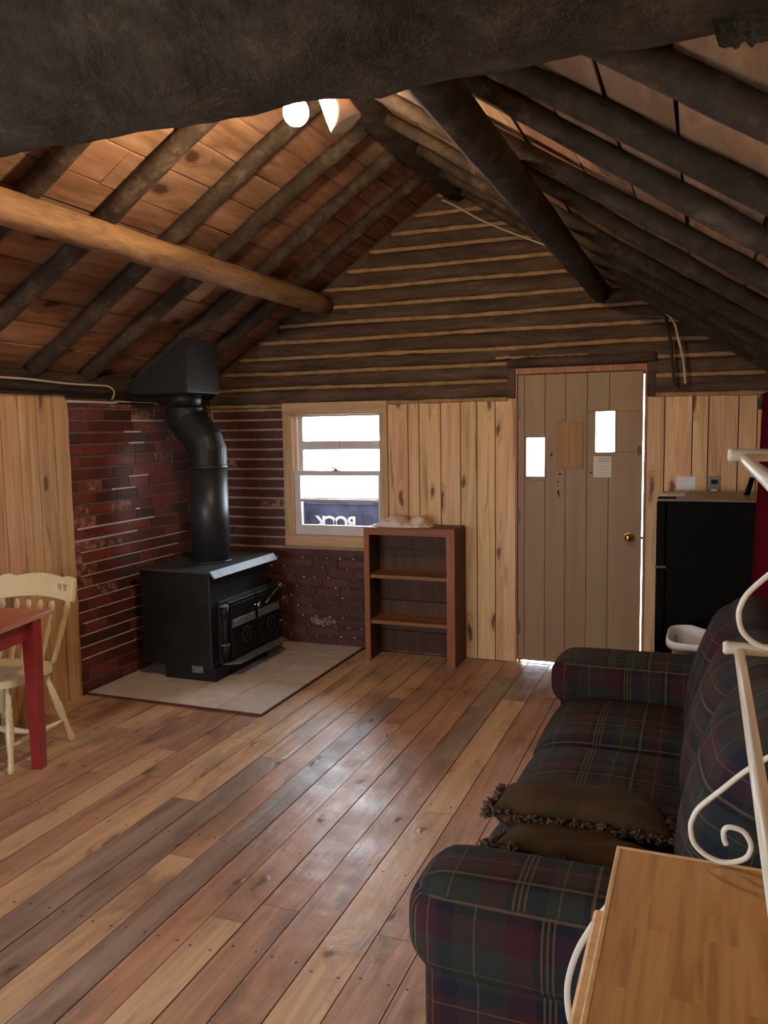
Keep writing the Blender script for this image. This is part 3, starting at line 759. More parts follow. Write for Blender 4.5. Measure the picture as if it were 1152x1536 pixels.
for z in (1.75, 1.03, .25):
    m = MB(); m.tube([(SX0-.006, sy0-.006, z-.05), (SX0-.006, sy0-.006, z+.05)], .006, 10).box(SX0-.012, SX0+.018, sy0-.003, sy0+.001, z-.045, z+.045)
    m.build('hinge', M['iron_dull'], d1)
MB().box(DX0+.012, DX0+.026, sy1+.001, sy1+.03, 0, DZ1-.006).box(DX0+.026, DX1-.012, sy1+.001, sy1+.03, DZ1-.03, DZ1-.006).build('added_gap_stop', M['redjamb'], d1)  # strips added behind the leaf to dim the light in its gaps
t1 = thing('trim_1', kind='structure', loc=(-.78, D, 0))
MB().box(DX0-.002, DX0+.012, D+.0, D+.19, 0, DZ1, .2).box(DX1-.012, DX1+.002, D+.0, D+.19, 0, DZ1, .5).build('door_jamb', M['redjamb'], t1)
MB().box(DX0, DX1, D-.004, D+.19, DZ1-.006, DZ1+.035, .3).build('door_head', M['redjamb'], t1, bevel=.003)
m = MB(); m.box(DX0-.055, DX0, D-.012, D+.03, PT, DZ1+.05, .4); m.box(DX1, DX1+.055, D-.012, D+.03, PT-.01, DZ1+.05, .4)
m.build('side_trim', M['logwall'], t1, bevel=.004)
m = MB(); pts = logpts((DX0-.055, D-.0, DZ1+.068), (DX1+.055, D-.0, DZ1+.075), 26, .008, 4); m.tube(pts, .034, 10, True, .5, True, .15, 7)
m.build('head_log', M['logwall'], t1)
m = MB(); pts = [(DX0-.13+.62*i/30, D-.02, DZ1+.108+.010*MN.noise(Vector((i*.4, 2, 0)))) for i in range(31)]
m.tube(pts, [.004+.006*(i < 9)+.003*(i % 3 == 0) for i in range(31)], 6).build('caulk_bead', M['chink'], t1)
MB().box(DX0, DX1, D+.03, D+.2, -.02, -.001).build('threshold', M['chrome'], t1)

# ---- ceiling boards on both slopes
cl = thing('ceiling', kind='structure', loc=(RX, 2, RZ))
ct, st_ = 1/math.hypot(1, RS), RS/math.hypot(1, RS)
def slope_boards(sg):
    m = MB(); L = 2.42/ct*1.02; s = -.03
    off = .052/ct if sg < 0 else -.05+.034/ct
    while s < L:
        w = U(.16, .25); s1 = min(s+w, L); y = YN-.3+U(-1, 0)
        while y < D+.2:
            ln = U(1.6, 3.4); a, b = max(y, YN-.3), min(y+ln, D+.25)
            if b > a:
                n = max(2, int((b-a)/.22)); vs = []; dz = U(0, .008); sk = [U(-.004, .004) for _ in range(4)]
                k0 = U(0, 50)
                for i in range(n+1):
                    yy = a+(b-a)*i/n
                    e0 = s+.004+.011*max(0, MN.noise(Vector((yy*1.6, k0, 0)))*1.3); e1 = s1-.004-.011*max(0, MN.noise(Vector((yy*1.6, k0, 7)))*1.3)
                    for (ss, tt) in ((e0, 0), (e1, 0), (e0, .018), (e1, .018)):
                        xx = RX+sg*ss*ct; zz = RZ+off-ss*st_+tt+dz+.006*MN.noise(Vector((yy*.8, ss*3, k0)))
                        vs.append((xx, yy+.002*(1 if i == 0 else -1 if i == n else 0), zz))
                fs = []
                for i in range(n):
                    q = i*4; fs += [(q, q+1, q+5, q+4), (q+2, q+6, q+7, q+3), (q, q+4, q+6, q+2), (q+1, q+3, q+7, q+5)]
                fs += [(0, 2, 3, 1), (n*4, n*4+1, n*4+3, n*4+2)]
                m.add(vs, fs, random.random())
            y += ln
        s = s1
    return m
slope_boards(-1).build('roof_boards', M['roofboard'], cl, label='wide brown boards of the left slope')
slope_boards(1).build('roof_boards', M['roofboard'], cl, label='wide brown boards of the right slope')
m = MB()
for sg in (-1, 1):
    z0 = RZ+.058/ct+.05; L = 2.45
    m.add([(RX, YN-.4, z0), (RX+sg*L, YN-.4, z0-L*RS), (RX+sg*L, D+.5, z0-L*RS), (RX, D+.5, z0), (RX, YN-.4, z0+.04), (RX+sg*L, YN-.4, z0-L*RS+.04), (RX+sg*L, D+.5, z0-L*RS+.04), (RX, D+.5, z0+.04)],
          [(0, 1, 2, 3), (4, 7, 6, 5), (0, 4, 5, 1), (1, 5, 6, 2), (2, 6, 7, 3), (0, 3, 7, 4)])
m.build('roof_felt', M['dark'], cl)
# soffit boards closing the eaves above the plate logs
m = MB(); m.box(XL-.22, XL-.03, YN, D+.2, 1.99, 2.05); m.box(XR+.02, XR+.2, YN, D+.2, 1.99, 2.05)
m.build('eave_board', M['shell'], cl)

# ---- outside: unseen roof added to hold sky light off door and window, ground
t2 = thing('sky_shield', kind='structure', loc=(-1.6, D+.2, 2.1))
m = MB(); m.add([(XL-.4, D+.21, 2.22), (XR+.4, D+.21, 2.22), (XR+.4, D+.68, 2.13), (XL-.4, D+.68, 2.13), (XL-.4, D+.21, 2.28), (XR+.4, D+.21, 2.28), (XR+.4, D+.68, 2.19), (XL-.4, D+.68, 2.19)],
      [(3, 2, 1, 0), (4, 5, 6, 7), (0, 1, 5, 4), (1, 2, 6, 5), (2, 3, 7, 6), (3, 0, 4, 7)])
m.build('sky_shield_slab', M['shell'], t2)
g = MB().box(-30, 30, -30, 45, -.4, -.3).build('ground', M['ground'], None, kind='structure')

# ================================================================== ROOF LOGS (things)
def log(name, p0, p1, r0, r1, mat, label, group, cat='beam', seg=16, rough=.08, wob=.012, rscale=6, n=24):
    m = MB(); pts = logpts(p0, p1, n, wob, U(0, 9)); rad = [r0+(r1-r0)*i/n for i in range(n+1)]
    m.tube(pts, rad, seg, True, random.random(), True, rough, rscale)
    return m.build(name, mat, None, label=label, cat=cat, group=group)
log('ridge_log', (RX, YN+.02, RZ-.01), (RX+.005, D-.04, RZ-.01), .125, .118, M['darklog'], 'thick dark ridge log along the peak of the roof, ending at the gable', None, n=40)
log('purlin_log', (-2.62, YN+.02, 2.545), (-2.61, D-.01, 2.55), .075, .070, M['purlin'], 'long peeled purlin log under the left roof slope, lit orange by the bulb', 'purlin logs', n=40)
log('purlin_log', (-.66, YN+.02, 2.525), (-.645, D-.01, 2.50), .056, .064, M['darklog'], 'long dark purlin log crossing under the right roof slope to the gable', 'purlin logs', n=40)
ordw = ['first', 'second', 'third', 'fourth', 'fifth', 'sixth', 'seventh', 'eighth', 'ninth']
RLY = [5.17, 4.69, 4.20, 3.74, 3.23, 2.75, 2.27]
RZR = 3.25
def roofr(x): return RZR-RS*abs(x-RX)
for i, y in enumerate(RLY):
    x1 = XL+.02
    log('rafter_pole', (RX-.10, y+U(-.02, .02), roofz(RX-.10)+.0), (x1, y+U(-.02, .02), roofz(x1)), .045, .050, M['rafter'],
        'left slope rafter pole, %s from the log gable' % ordw[i], 'rafter poles of the left slope', rough=.10, n=26)
RRY = [5.40, 4.95, 4.50, 4.02, 3.42, 2.93, 2.41, 2.03, 1.57]
for i, y in enumerate(RRY):
    x1 = XR+.02
    log('rafter_pole', (RX+.10, y+.015, roofr(RX+.10)), (x1, y-.015, roofr(x1)), .029, .034, M['rafter'],
        'right slope rafter pole, %s from the log gable' % ordw[i], 'rafter poles of the right slope', rough=.12, n=26)
# tie beam close to the camera
tb = thing('tie_beam', 'huge rough bark tie beam crossing the top of the picture above the lamp', 'beam', (-1.6, 1.2, 2.16))
m = MB(); n = 110; pts = [(XL-.02+(XR-XL+.04)*i/n, 1.18+.01*MN.noise(Vector((i*.1, 0, 0))), 2.352+.008*MN.noise(Vector((i*.12, 4, 0)))) for i in range(n+1)]
m.tube(pts, .195, 40, True, .3, True, .055, 7)
m.build('log_trunk', M['tiebeam'], tb)
m = MB(); fp = []; nn = 26
for i in range(nn+1):
    t = i/nn; x = -.005+.10*t
    d = .058*min(1, (t+.02)/.14)*(1 if t < .72 else max(.15, (1-t)/.28))*(1+.22*MN.noise(Vector((t*11, 0, 3))))
    fp.append((x, d))
vs = []; fs = []
for (x, d) in fp:
    vs += [(x, 1.19, 2.215), (x, 1.18, 2.178-d), (x, 1.20, 2.180-d*.9), (x, 1.215, 2.215)]
for i in range(nn):
    q = i*4; fs += [(q, q+1, q+5, q+4), (q+1, q+2, q+6, q+5), (q+2, q+3, q+7, q+6), (q+3, q, q+4, q+7)]
fs += [(0, 3, 2, 1), (nn*4, nn*4+1, nn*4+2, nn*4+3)]
m.add(vs, fs, .2, False).build('bark_flap', M['tiebeam'], tb, label='loose hanging flap of bark')

# ---- lamp hanging under the ridge log
LB = Vector((-1.452, 2.90, 2.832))
lm = thing('twin_lamp', 'white twin lamp with one glaring lit bulb hanging under the ridge log', 'lamp', (-1.40, 2.94, 3.16))
MB().sphere(LB, .048, 24, 16, (1, 1, 1.05)).build('light_bulb', M['bulb'], lm, label='lit warm bulb')
m = MB(); m.tube([LB+Vector((0, .004, .044)), LB+Vector((.005, .01, .08)), LB+Vector((.012, .02, .15))], [.020, .028, .030], 18)
m.build('lamp_holder', M['lamp_white'], lm, label='white lamp holder of the lit bulb')
m = MB(); m.tube([(-1.56, 2.845, 3.13), (-1.40, 2.845, 3.105)], [.04, .04], 18)
m.build('mounting_box', M['lamp_white'], lm)
MB().tube([LB+Vector((.012, .02, .15)), (-1.45, 2.86, 3.10)], .012, 10).build('stem', M['lamp_white'], lm)
m = MB()
prof = [(0, .034), (.15, .040), (.4, .044), (.7, .056), (1.0, .066)]
m.turned((-1.385, 2.95, 2.985), (-1.292, 3.0, 2.80), prof, 24)
m.build('lamp_shade', M['lamp_white'], lm, label='unlit white bell shaped holder beside the bulb')
MB().tube([(-1.375, 2.96, 2.98), (-1.425, 2.855, 3.09)], .014, 10).build('stem', M['lamp_white'], lm)
m = MB(); m.tube(bez([(-1.235, 2.86, 2.935), (-1.272, 2.85, 2.905), (-1.292, 2.845, 2.865), (-1.283, 2.84, 2.835), (-1.268, 2.84, 2.835)], 6), .0035, 6)
m.build('loop_wire', M['cable_w'], lm)

# ---- cables
def cable(name, pts, r, mat, label):
    MB().tube(bez(pts, 6), r, 8).build(name, mat, None, label=label, cat='cable', group='power cables')
cable('power_cable', [(-1.68, 5.5, 3.17), (-1.60, 5.50, 3.13), (-1.42, 5.52, 3.02), (-1.22, 5.53, 2.92), (-1.02, 5.53, 2.83), (-.92, 5.53, 2.78)], .006, M['cable_w'], 'thin cable drooping across the gable logs below the ridge log')
cable('power_cable', [(-.42, 5.50, 2.47), (-.30, 5.49, 2.385), (-.20, 5.49, 2.29), (-.165, 5.52, 2.18), (-.135, 5.55, 2.06), (-.12, 5.555, 1.93), (-.117, 5.555, 1.90)], .0075, M['cable_w'], 'pale cable hanging down the logs at the upper right of the door')
cable('power_cable', [(-.24, 5.50, 2.31), (-.215, 5.53, 2.2), (-.20, 5.55, 2.06), (-.185, 5.555, 1.92), (-.182, 5.555, 1.89)], .009, M['cable_k'], 'dark cable beside the pale one at the upper right of the door')
cable('power_cable', [(XL+.09, 2.6, 1.965), (XL+.09, 3.2, 1.955), (XL+.09, 3.6, 1.957), (XL+.09, 3.95, 1.945), (XL+.088, 4.2, 1.945), (XL+.085, 4.33, 1.943), (XL+.07, 4.40, 1.91), (XL+.03, 4.425, 1.862)], .006, M['cable_w'], 'thin pale cable along the wall log above the left pine boards')

# ================================================================== HEARTH AND STOVE
hp = thing('hearth_pad', 'square pad of beige floor tiles under the wood stove', 'hearth', (-2.99, 4.85, 0))
m = MB(); hx0, hx1, hy0, hy1 = XL+.01, -2.365, 4.075, D-.005
MB().box(hx0, hx1, hy0, hy1, .001, .010).build('grout_bed', M['mortar_grey'], hp)
xsn = [hx0, -3.30, -2.985, -2.67, hx1]; ysn = [hy0, 4.39, 4.70, 5.01, 5.32, hy1]
for a, b in zip(xsn[:-1], xsn[1:]):
    for c_, d_ in zip(ysn[:-1], ysn[1:]): m.box(a+.003, b-.003, c_+.003, d_-.003, .002, .013+U(0, .0006), random.random())
m.build('floor_tiles', M['tile'], hp, bevel=.0015, seg=1)
MB().box(hx1, hx1+.012, hy0-.012, hy1, .0005, .0135).box(hx0, hx1, hy0-.012, hy0, .0005, .0135).build('edge_strip', M['bookcase_dark'], hp)

HZ = .013
sv = thing('wood_stove', 'black steel wood stove with two ribbed doors on the tile hearth', 'stove', (-3.23, 4.88, HZ))
bx0, bx1, by0, by1 = -3.505, -2.962, 4.50, 5.255
MB().box(bx0, bx1, by0, by1, .105, .735).build('stove_body', M['stove'], sv, bevel=.006)
MB().box(-3.335, -2.945, 4.51, 5.20, HZ, .106).build('pedestal', M['stove_iron'], sv, bevel=.004)
m = MB(); m.prism([(bx0-.02, .735), (bx1+.012, .735), (bx1+.048, .700), (bx1+.056, .706), (bx1+.018, .752), (bx0-.02, .752)], 'Y', by0-.02, by1+.07)
m.build('top_plate', M['stove_top'], sv, bevel=.003, label='mottled grey top plate with a folded lip')
# front face is towards +X
fx = bx1
MB().box(fx, fx+.03, 4.58, 5.33, .115, .535).build('door_frame', M['stove_iron'], sv, bevel=.004)
for k, (y0, y1) in enumerate(((4.635, 4.955), (4.975, 5.30))):
    m = MB(); m.box(fx+.03, fx+.06, y0, y1, .13, .515)
    nr = 15
    for i in range(nr):
        yy = y0+.012+(y1-y0-.024)*i/(nr-1)
        m.box(fx+.06, fx+.070, yy-.0055, yy+.0055, .15, .50)
    m.box(fx+.03, fx+.066, y0, y1, .508, .522)
    dr = m.build('stove_door', M['stove_iron'], sv, bevel=.0015, seg=1)
    MB().box(fx+.066, fx+.078, y0+.015, y1-.015, .348, .402).build('plaque', M['stove_plate'], dr, bevel=.003, label='grey cast plaque')
    yc = (y0+y1)/2; zc = .275
    m = MB(); m.tube([(fx+.06, yc, zc), (fx+.088, yc, zc)], .028, 18)
    m.tube([(fx+.088, yc+.052*cos(q), zc+.052*sin(q)) for q in [2*pi*i/24 for i in range(24)]], .007, 8, closed=True)
    for q in range(4):
        a = pi/4+q*pi/2; m.tube([(fx+.088, yc, zc), (fx+.09, yc+.05*cos(a), zc+.05*sin(a))], .006, 6)
        m.sphere((fx+.092, yc+.052*cos(a), zc+.052*sin(a)), .011, 8, 6)
    m.build('draft_knob', M['stove_iron'], dr)
for y0 in (4.597, 5.335):
    m = MB()
    for zz in (.165, .425): m.tube([(fx+.045, y0, zz), (fx+.045, y0, zz+.075)], .026, 14)
    m.tube([(fx+.045, y0, .13), (fx+.045, y0, .51)], .018, 12)
    hg = m.build('door_hinge', M['stove_iron'], sv)
    for zz in (.242, .502): MB().tube([(fx+.045, y0, zz-.002), (fx+.045, y0, zz+.012)], [.031, .027], 14).build('hinge_cap', M['stove_plate'], hg, label='grey domed hinge cap')
m = MB(); m.tube([(fx+.06, 4.925, .452), (fx+.10, 4.925, .452)], .007, 8); m.tube([(fx+.10, 4.925, .452), (fx+.125, 4.925, .452)], [.014, .017], 14)
m.build('latch_knob', M['chrome'], sv, label='bright steel latch knob')
m = MB(); m.tube([(fx+.07, 5.10, .425), (fx+.085, 5.16, .47), (fx+.10, 5.26, .525)], .0045, 8); m.tube([(fx+.098, 5.25, .522), (fx+.103, 5.28, .537)], .009, 10)
m.build('latch_lever', M['chrome'], sv, label='slim steel latch lever')
m = MB(); m.prism([(4.60, 0), (5.36, 0), (5.36, .05), (5.30, .125), (4.66, .125), (4.60, .05)], 'Z', .108, .120)
for v in m.v: v.x, v.y = fx+v.y, v.x
m.build('ash_ledge', M['stove_plate'], sv, bevel=.002, label='ash ledge below the doors, lightened as if lit')  # lighter tone paints the light falling on the ledge
MB().box(-3.115, -3.03, by0-.004, by0+.003, .070, .115).build('rating_plate', M['stove_plate'], sv, label='small grey plate low on the side')

sp = thing('stove_pipe', 'black stovepipe with an offset elbow rising from the stove', 'stovepipe', (-3.18, 4.87, .752))
m = MB(); m.tube([(-3.18, 4.87, .752), (-3.18, 4.87, 1.41)], .130, 32); m.tube([(-3.18, 4.87, 1.395), (-3.18, 4.87, 1.42)], .133, 32)
m.tube([(-3.18, 4.87, .752), (-3.18, 4.87, .765)], .142, 32)
m.build('lower_pipe', M['pipe'], sp, label='dark grey double wall lower pipe')
m = MB(); P = [(-3.18, 4.87, 1.42), (-3.18, 4.87, 1.52), (-3.20, 4.87, 1.575), (-3.25, 4.87, 1.635), (-3.29, 4.87, 1.675), (-3.335, 4.87, 1.725), (-3.35, 4.87, 1.775), (-3.35, 4.87, 1.81)]
rad = .131
m.tube(P, rad, 32, True, 0, False)
m.build('offset_elbow', M['pipe_up'], sp)
m = MB(); m.tube([(-3.35, 4.87, 1.82), (-3.35, 4.87, 1.93)], .115, 32); m.build('upper_pipe', M['pipe'], sp)

# chimney support box through the roof
cb = MB(); ax0, ax1, ay0, ay1, az = XL+.072, -3.11, 4.555, 4.93, 1.902
zt0, zt1 = RZ-.072-RS*(RX-ax0), RZ-.072-RS*(RX-ax1)
cb.prism([(ax0, az), (ax1, az), (ax1, zt1), (ax0, zt0)], 'Y', ay0, ay1)
cb.build('chimney_box', M['box'], None, bevel=.004, label='black sheet metal chimney support box under the roof above the stovepipe', cat='chimney box')

# ================================================================== BOOKCASE
bc = thing('bookcase', 'low reddish brown open bookcase below the window, against the pine boards', 'bookcase', (-1.89, 5.45, 0))
x0, x1, y0, y1, zt = -2.22, -1.56, 5.325, 5.585, .962
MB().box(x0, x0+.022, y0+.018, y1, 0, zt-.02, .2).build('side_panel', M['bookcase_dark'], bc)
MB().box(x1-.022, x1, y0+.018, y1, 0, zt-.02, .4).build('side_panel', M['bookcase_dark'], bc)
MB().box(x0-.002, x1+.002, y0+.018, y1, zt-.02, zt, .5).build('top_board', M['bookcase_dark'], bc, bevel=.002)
MB().box(x0-.001, x0+.038, y0, y0+.019, 0, zt-.052, .15).build('face_stile', M['bookcase'], bc, bevel=.0015)
MB().box(x1-.056, x1+.001, y0, y0+.019, 0, zt-.052, .65).build('face_stile', M['bookcase'], bc, bevel=.0015)
MB().box(x0-.001, x1+.001, y0, y0+.019, zt-.052, zt+.001, .35).build('face_rail', M['bookcase_x'], bc, bevel=.0015)
for k, z in enumerate((.612, .285)):
    MB().box(x0+.022, x1-.022, y0+.019, y1-.012, z-.012, z+.012, .3+k*.3).build('shelf', M['bookcase_x'], bc, bevel=.001)
m = MB()
for k, (a, b) in enumerate(((.02, .175), (.18, .40), (.405, .60), (.61, .78), (.785, .935))): m.box(x0+.022, x1-.022, y1-.012, y1, a, b, .17*k)
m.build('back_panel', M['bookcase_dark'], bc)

# crumpled cloth bag on the bookcase
m = MB(); nx, ny = 34, 14; vs = []; fs = []
for i in range(nx+1):
    for j in range(ny+1):
        s, t = i/nx, j/ny
        x = -2.19+.44*s; w = .055+.05*sin(pi*s)
        y = 5.445+(t-.5)*2*w+.015*MN.noise(Vector((s*6, t*3, 1)))
        env = (1-(2*t-1)**4)*min(1, s*7)*min(1, (1-s)*7)
        hgt = .024+.042*math.exp(-((s-.35)/.22)**2)+.048*math.exp(-((s-.78)/.13)**2)-.022*math.exp(-((s-.60)/.05)**2)-.010*math.exp(-(s/.2)**2)
        z = zt+.002+env*max(.004, hgt+.014*MN.noise(Vector((s*11, t*5, 2)))+.008*MN.noise(Vector((s*25, t*12, 5))))
        vs.append((x, y, z))
for i in range(nx):
    for j in range(ny):
        q = i*(ny+1)+j; fs.append((q, q+ny+1, q+ny+2, q+1))
m.add(vs, fs, 0, True)
vb = [(v[0], v[1], zt+.0012) for v in vs]
m.add(vb, [tuple(reversed(f)) for f in fs], 0, True)
m.build('cloth_bag', M['cloth'], None, label='crumpled white cloth bag lying on top of the bookcase', cat='bag')

# ================================================================== OUTSIDE SIGN
sg_ = thing('sign_board', 'dark blue metal sign board outside the window, white letters seen reversed', 'sign', (-2.6, 6.02, -.3))
sy = 6.0
MB().box(-3.6, -1.7, sy, sy+.03, -.3, 1.098).build('board', M['rust'], sg_)
m = MB(); m.box(-3.6, -1.7, sy-.02, sy+.05, 1.05, 1.105); m.build('top_rail', M['rust'], sg_, bevel=.006)
for q in (-3.55, -1.83): MB().box(q, q+.08, sy+.03, sy+.11, -.3, 1.09).build('sign_post', M['shell'], sg_)
cu = None
for ch_, px in (('K', -2.875), ('C', -2.785), ('O', -2.695), ('R', -2.605)):
    cv = bpy.data.curves.new('letter', 'FONT'); cv.body = ch_; cv.size = .15; cv.extrude = .004; cv.offset = .003; cv.align_x = 'CENTER'
    tmp = bpy.data.objects.new('tmp', cv); COL.objects.link(tmp)
    dg = bpy.context.evaluated_depsgraph_get(); me = bpy.data.meshes.new_from_object(tmp.evaluated_get(dg))
    bpy.data.objects.remove(tmp)
    mt = Matrix.Translation((px, sy-.004, .852)) @ Matrix.Rotation(pi, 4, 'Z') @ Matrix.Rotation(pi/2, 4, 'X')
    mm = MB(); mm.add([mt @ v.co for v in me.vertices], [tuple(p.vertices) for p in me.polygons])
    mm.build('letter', M['signletter'], sg_, label='white letter %s seen reversed' % ch_)

# ================================================================== TABLE AND CHAIR
# table: far right corner at (-3.03, 3.20), turned by 11 degrees
tr = RAD(11.4)
tt = thing('dining_table', 'red painted wooden table with square legs at the left edge', 'table', (-3.03, 3.20, 0), tr)
TW, TL, TH = -.60, -1.15, .775     # local: x to the left, y towards camera
MB().box(TW, 0, TL, 0, TH-.022, TH, .3).build('table_top', [M['redtop']], tt, local=True, bevel=.004)
m = MB(); m.box(TW+.002, .0015, TL, .0015, TH-.021, TH-.006, .4); m.build('top_edge', M['edge'], tt, local=True, label='bare wood edge under the red top')
ins = .03
for lx, ly in ((-.045, -.12), (TW+.06, -.12), (-.045, TL+.10), (TW+.06, TL+.10)):
    m = MB(); a = .032
    vs = []
    for z, w in ((0.0, .027), (TH-.13, .034), (TH-.022, .034)):
        vs += [(lx-w, ly-w, z), (lx+w, ly-w, z), (lx+w, ly+w, z), (lx-w, ly+w, z)]
    fs = [(3, 2, 1, 0), (8, 9, 10, 11)]
    for k in (0, 4):
        for q in range(4): fs.append((k+q, k+(q+1) % 4, k+4+(q+1) % 4, k+4+q))
    m.add(vs, fs, .2); m.build('leg', M['redtable'], tt, local=True, bevel=.004)
m = MB(); m.box(TW+.06, -.045, -.135, -.113, TH-.115, TH-.022).box(TW+.06, -.045, TL+.09, TL+.11, TH-.115, TH-.022).box(-.056, -.034, TL+.1, -.12, TH-.115, TH-.022).box(TW+.05, TW+.07, TL+.1, -.12, TH-.115, TH-.022)
m.build('apron', M['redtable'], tt, local=True)

chx, chy, crz = -3.355, 3.175, RAD(4)
chn = thing('dining_chair', 'cream painted wooden chair with turned legs and spindle back behind the red table', 'chair', (chx, chy, 0), crz)
# local: faces -y ; seat
m = MB(); n = 28; pl = []
for i in range(n):
    a = 2*pi*i/n; c_, s_ = cos(a), sin(a); e = .55
    pl.append((.205*math.copysign(abs(c_)**e, c_), .20*math.copysign(abs(s_)**e, s_)))
m.prism(pl, 'Z', .405, .440, 0, False); m.build('seat', M['cream'], chn, local=True, bevel=.012, seg=3)
legprof = [(0, .013), (.03, .017), (.08, .018), (.14, .013), (.16, .016), (.18, .013), (.45, .021), (.52, .022), (.58, .016), (.60, .021), (.62, .016), (.70, .019), (.74, .014), (1, .012)]
LG = {}
for sx in (-1, 1):
    for syy in (-1, 1):
        foot = Vector((.225*sx, .205*syy+(.02 if syy > 0 else -.03), 0)); topp = Vector((.14*sx, .13*syy, .41))
        LG[(sx, syy)] = (foot, topp)
        MB().turned(foot, topp, legprof).build('leg', M['cream'], chn, local=True)
def onleg(k, t): return LG[k][0].lerp(LG[k][1], t)
strp = [(0, .009), (.2, .013), (.5, .018), (.8, .013), (1, .009)]
for sx in (-1, 1): MB().turned(onleg((sx, -1), .30), onleg((sx, 1), .30), strp).build('stretcher', M['cream'], chn, local=True)
MB().turned(onleg((-1, 1), .30).lerp(onleg((-1, -1), .30), .5), onleg((1, 1), .30).lerp(onleg((1, -1), .30), .5), strp).build('stretcher', M['cream'], chn, local=True)
# back
postprof = [(0, .013), (.1, .015), (.22, .012), (.25, .019), (.29, .012), (.32, .018), (.36, .012), (.55, .017), (.72, .014), (.78, .012), (.80, .018), (.84, .012), (.88, .02), (.94, .014), (1, .012)]
for sx in (-1, 1): MB().turned((.175*sx, .165, .438), (.215*sx, .262, .755), postprof).build('back_post', M['cream'], chn, local=True)
for k in range(4):
    xx = -.105+.07*k
    MB().turned((xx*.9, .175, .438), (xx*1.1, .262, .755), [(0, .009), (.3, .011), (.55, .016), (.62, .009), (.8, .012), (.92, .016), (1, .008)]).build('spindle', M['cream'], chn, local=True)
def crest(u):   # top edge of the rail
    a = abs(u); return .872+.020*max(0, cos(a*pi/2/.62)) if a < .62 else .872+.012*sin((a-.62)/.38*pi)
m = MB(); N_ = 49; vs = []; fs = []
for i in range(N_+1):
    x = -.245+.49*i/N_; u = x/.245
    b_ = .745+.022*cos(u*pi/2); t_ = crest(u)
    if abs(u) > .97: b_ += .012; t_ -= .012
    for z in (b_, .806, .838, t_): vs.append((x, .262+.035*(1-u*u)+(z-.75)*.22, z))
for i in range(N_):
    x = -.245+.49*(i+.5)/N_
    for j in range(3):
        if j == 1 and (.128 < x < .158 or .168 < x < .200): continue
        q = i*4+j; fs.append((q, q+4, q+5, q+1))
m.add(vs, fs); cr = m.build('crest_rail', M['cream'], chn, local=True)
md = cr.modifiers.new('solid', 'SOLIDIFY'); md.thickness = .028; md.offset = 0
md = cr.modifiers.new('bevel', 'BEVEL'); md.width = .006; md.segments = 3; md.limit_method = 'ANGLE'; md.angle_limit = RAD(50)

# ================================================================== FRIDGE, BIN, SWITCHES, CURTAIN
fr = thing('refrigerator', 'small black two door refrigerator in the corner right of the door', 'refrigerator', (.05, 5.13, 0))
fx0, fx1, fy0, fy1, fz = -.186, .345, 4.83, 5.42, 1.222
MB().box(fx0, fx1, fy0, fy1, .03, fz).build('cabinet_body', M['black'], fr, bevel=.006)
MB().box(fx0-.05, fx1, fy0, fy1, fz, fz+.014).build('top_cap', M['fridge_top'], fr, bevel=.004, label='top panel, grey brown from painted reflected light')
MB().box(fx0-.054, fx0-.004, fy0+.002, fy1-.002, .858, fz-.002).build('freezer_door', M['black'], fr, bevel=.008, seg=3)
MB().box(fx0-.054, fx0-.004, fy0+.002, fy1-.002, .06, .848).build('fridge_door', M['black'], fr, bevel=.008, seg=3)
m = MB(); m.box(fx0-.05, fx0+.05, fy0+.004, fy0+.06, fz+.012, fz+.022); m.build('hinge_cover', M['black'], fr, bevel=.004)
m = MB(); m.box(fx0-.058, fx0-.0, fy0-.002, fy0+.02, .846, .860); m.build('hinge_plate', M['iron_dull'], fr)
for qx in (fx0+.01, fx1-.06):
    for qy in (fy0+.05, fy1-.1): MB().box(qx, qx+.05, qy, qy+.05, 0, .031).build('foot', M['black'], fr)
MB().tube([(.232, 5.16, fz+.014), (.239, 5.16, fz+.03), (.262, 5.17, fz+.115)], [.016, .015, .014], 12).build('black_stick', M['black'], None, label='short black stick standing on the refrigerator top beside the curtain', cat='handle')
m = MB(); m.box(fx0-.045, fx0+.09, fy0+.20, fy0+.42, fz+.0145, fz+.019, 0, None); m.build('paper_sheet', M['paper'], None, label='flat pale papers at the left end of the refrigerator top', cat='paper')

def plate(name, cx, cz, w, h, mat, label, cat):
    return MB().box(cx-w/2, cx+w/2, D-.004, D+.004, cz-h/2, cz+h/2).build(name, mat, None, bevel=.003, label=label, cat=cat)
o = plate('light_switch', -.103, 1.255, .118, .118, M['white_plastic'], 'white two toggle light switch plate on the pine boards above the refrigerator', 'switch')
for dx in (-.023, .025):
    m = MB(); m.tube([(-.103+dx, D-.003, 1.222), (-.103+dx, D-.018, 1.226)], [.006, .004], 8); m.build('toggle', M['grey_plastic'], o)
o = plate('wall_outlet', .065, 1.262, .07, .115, M['grey_plastic'], 'grey wall outlet with a white plug, right of the light switch', 'outlet')
MB().box(.045, .085, D-.008, D-.003, 1.268, 1.295).build('socket_face', M['dark'], o)
MB().box(.046, .084, D-.03, D-.003, 1.205, 1.236).build('plug', M['white_plastic'], o, bevel=.006, label='white plug')

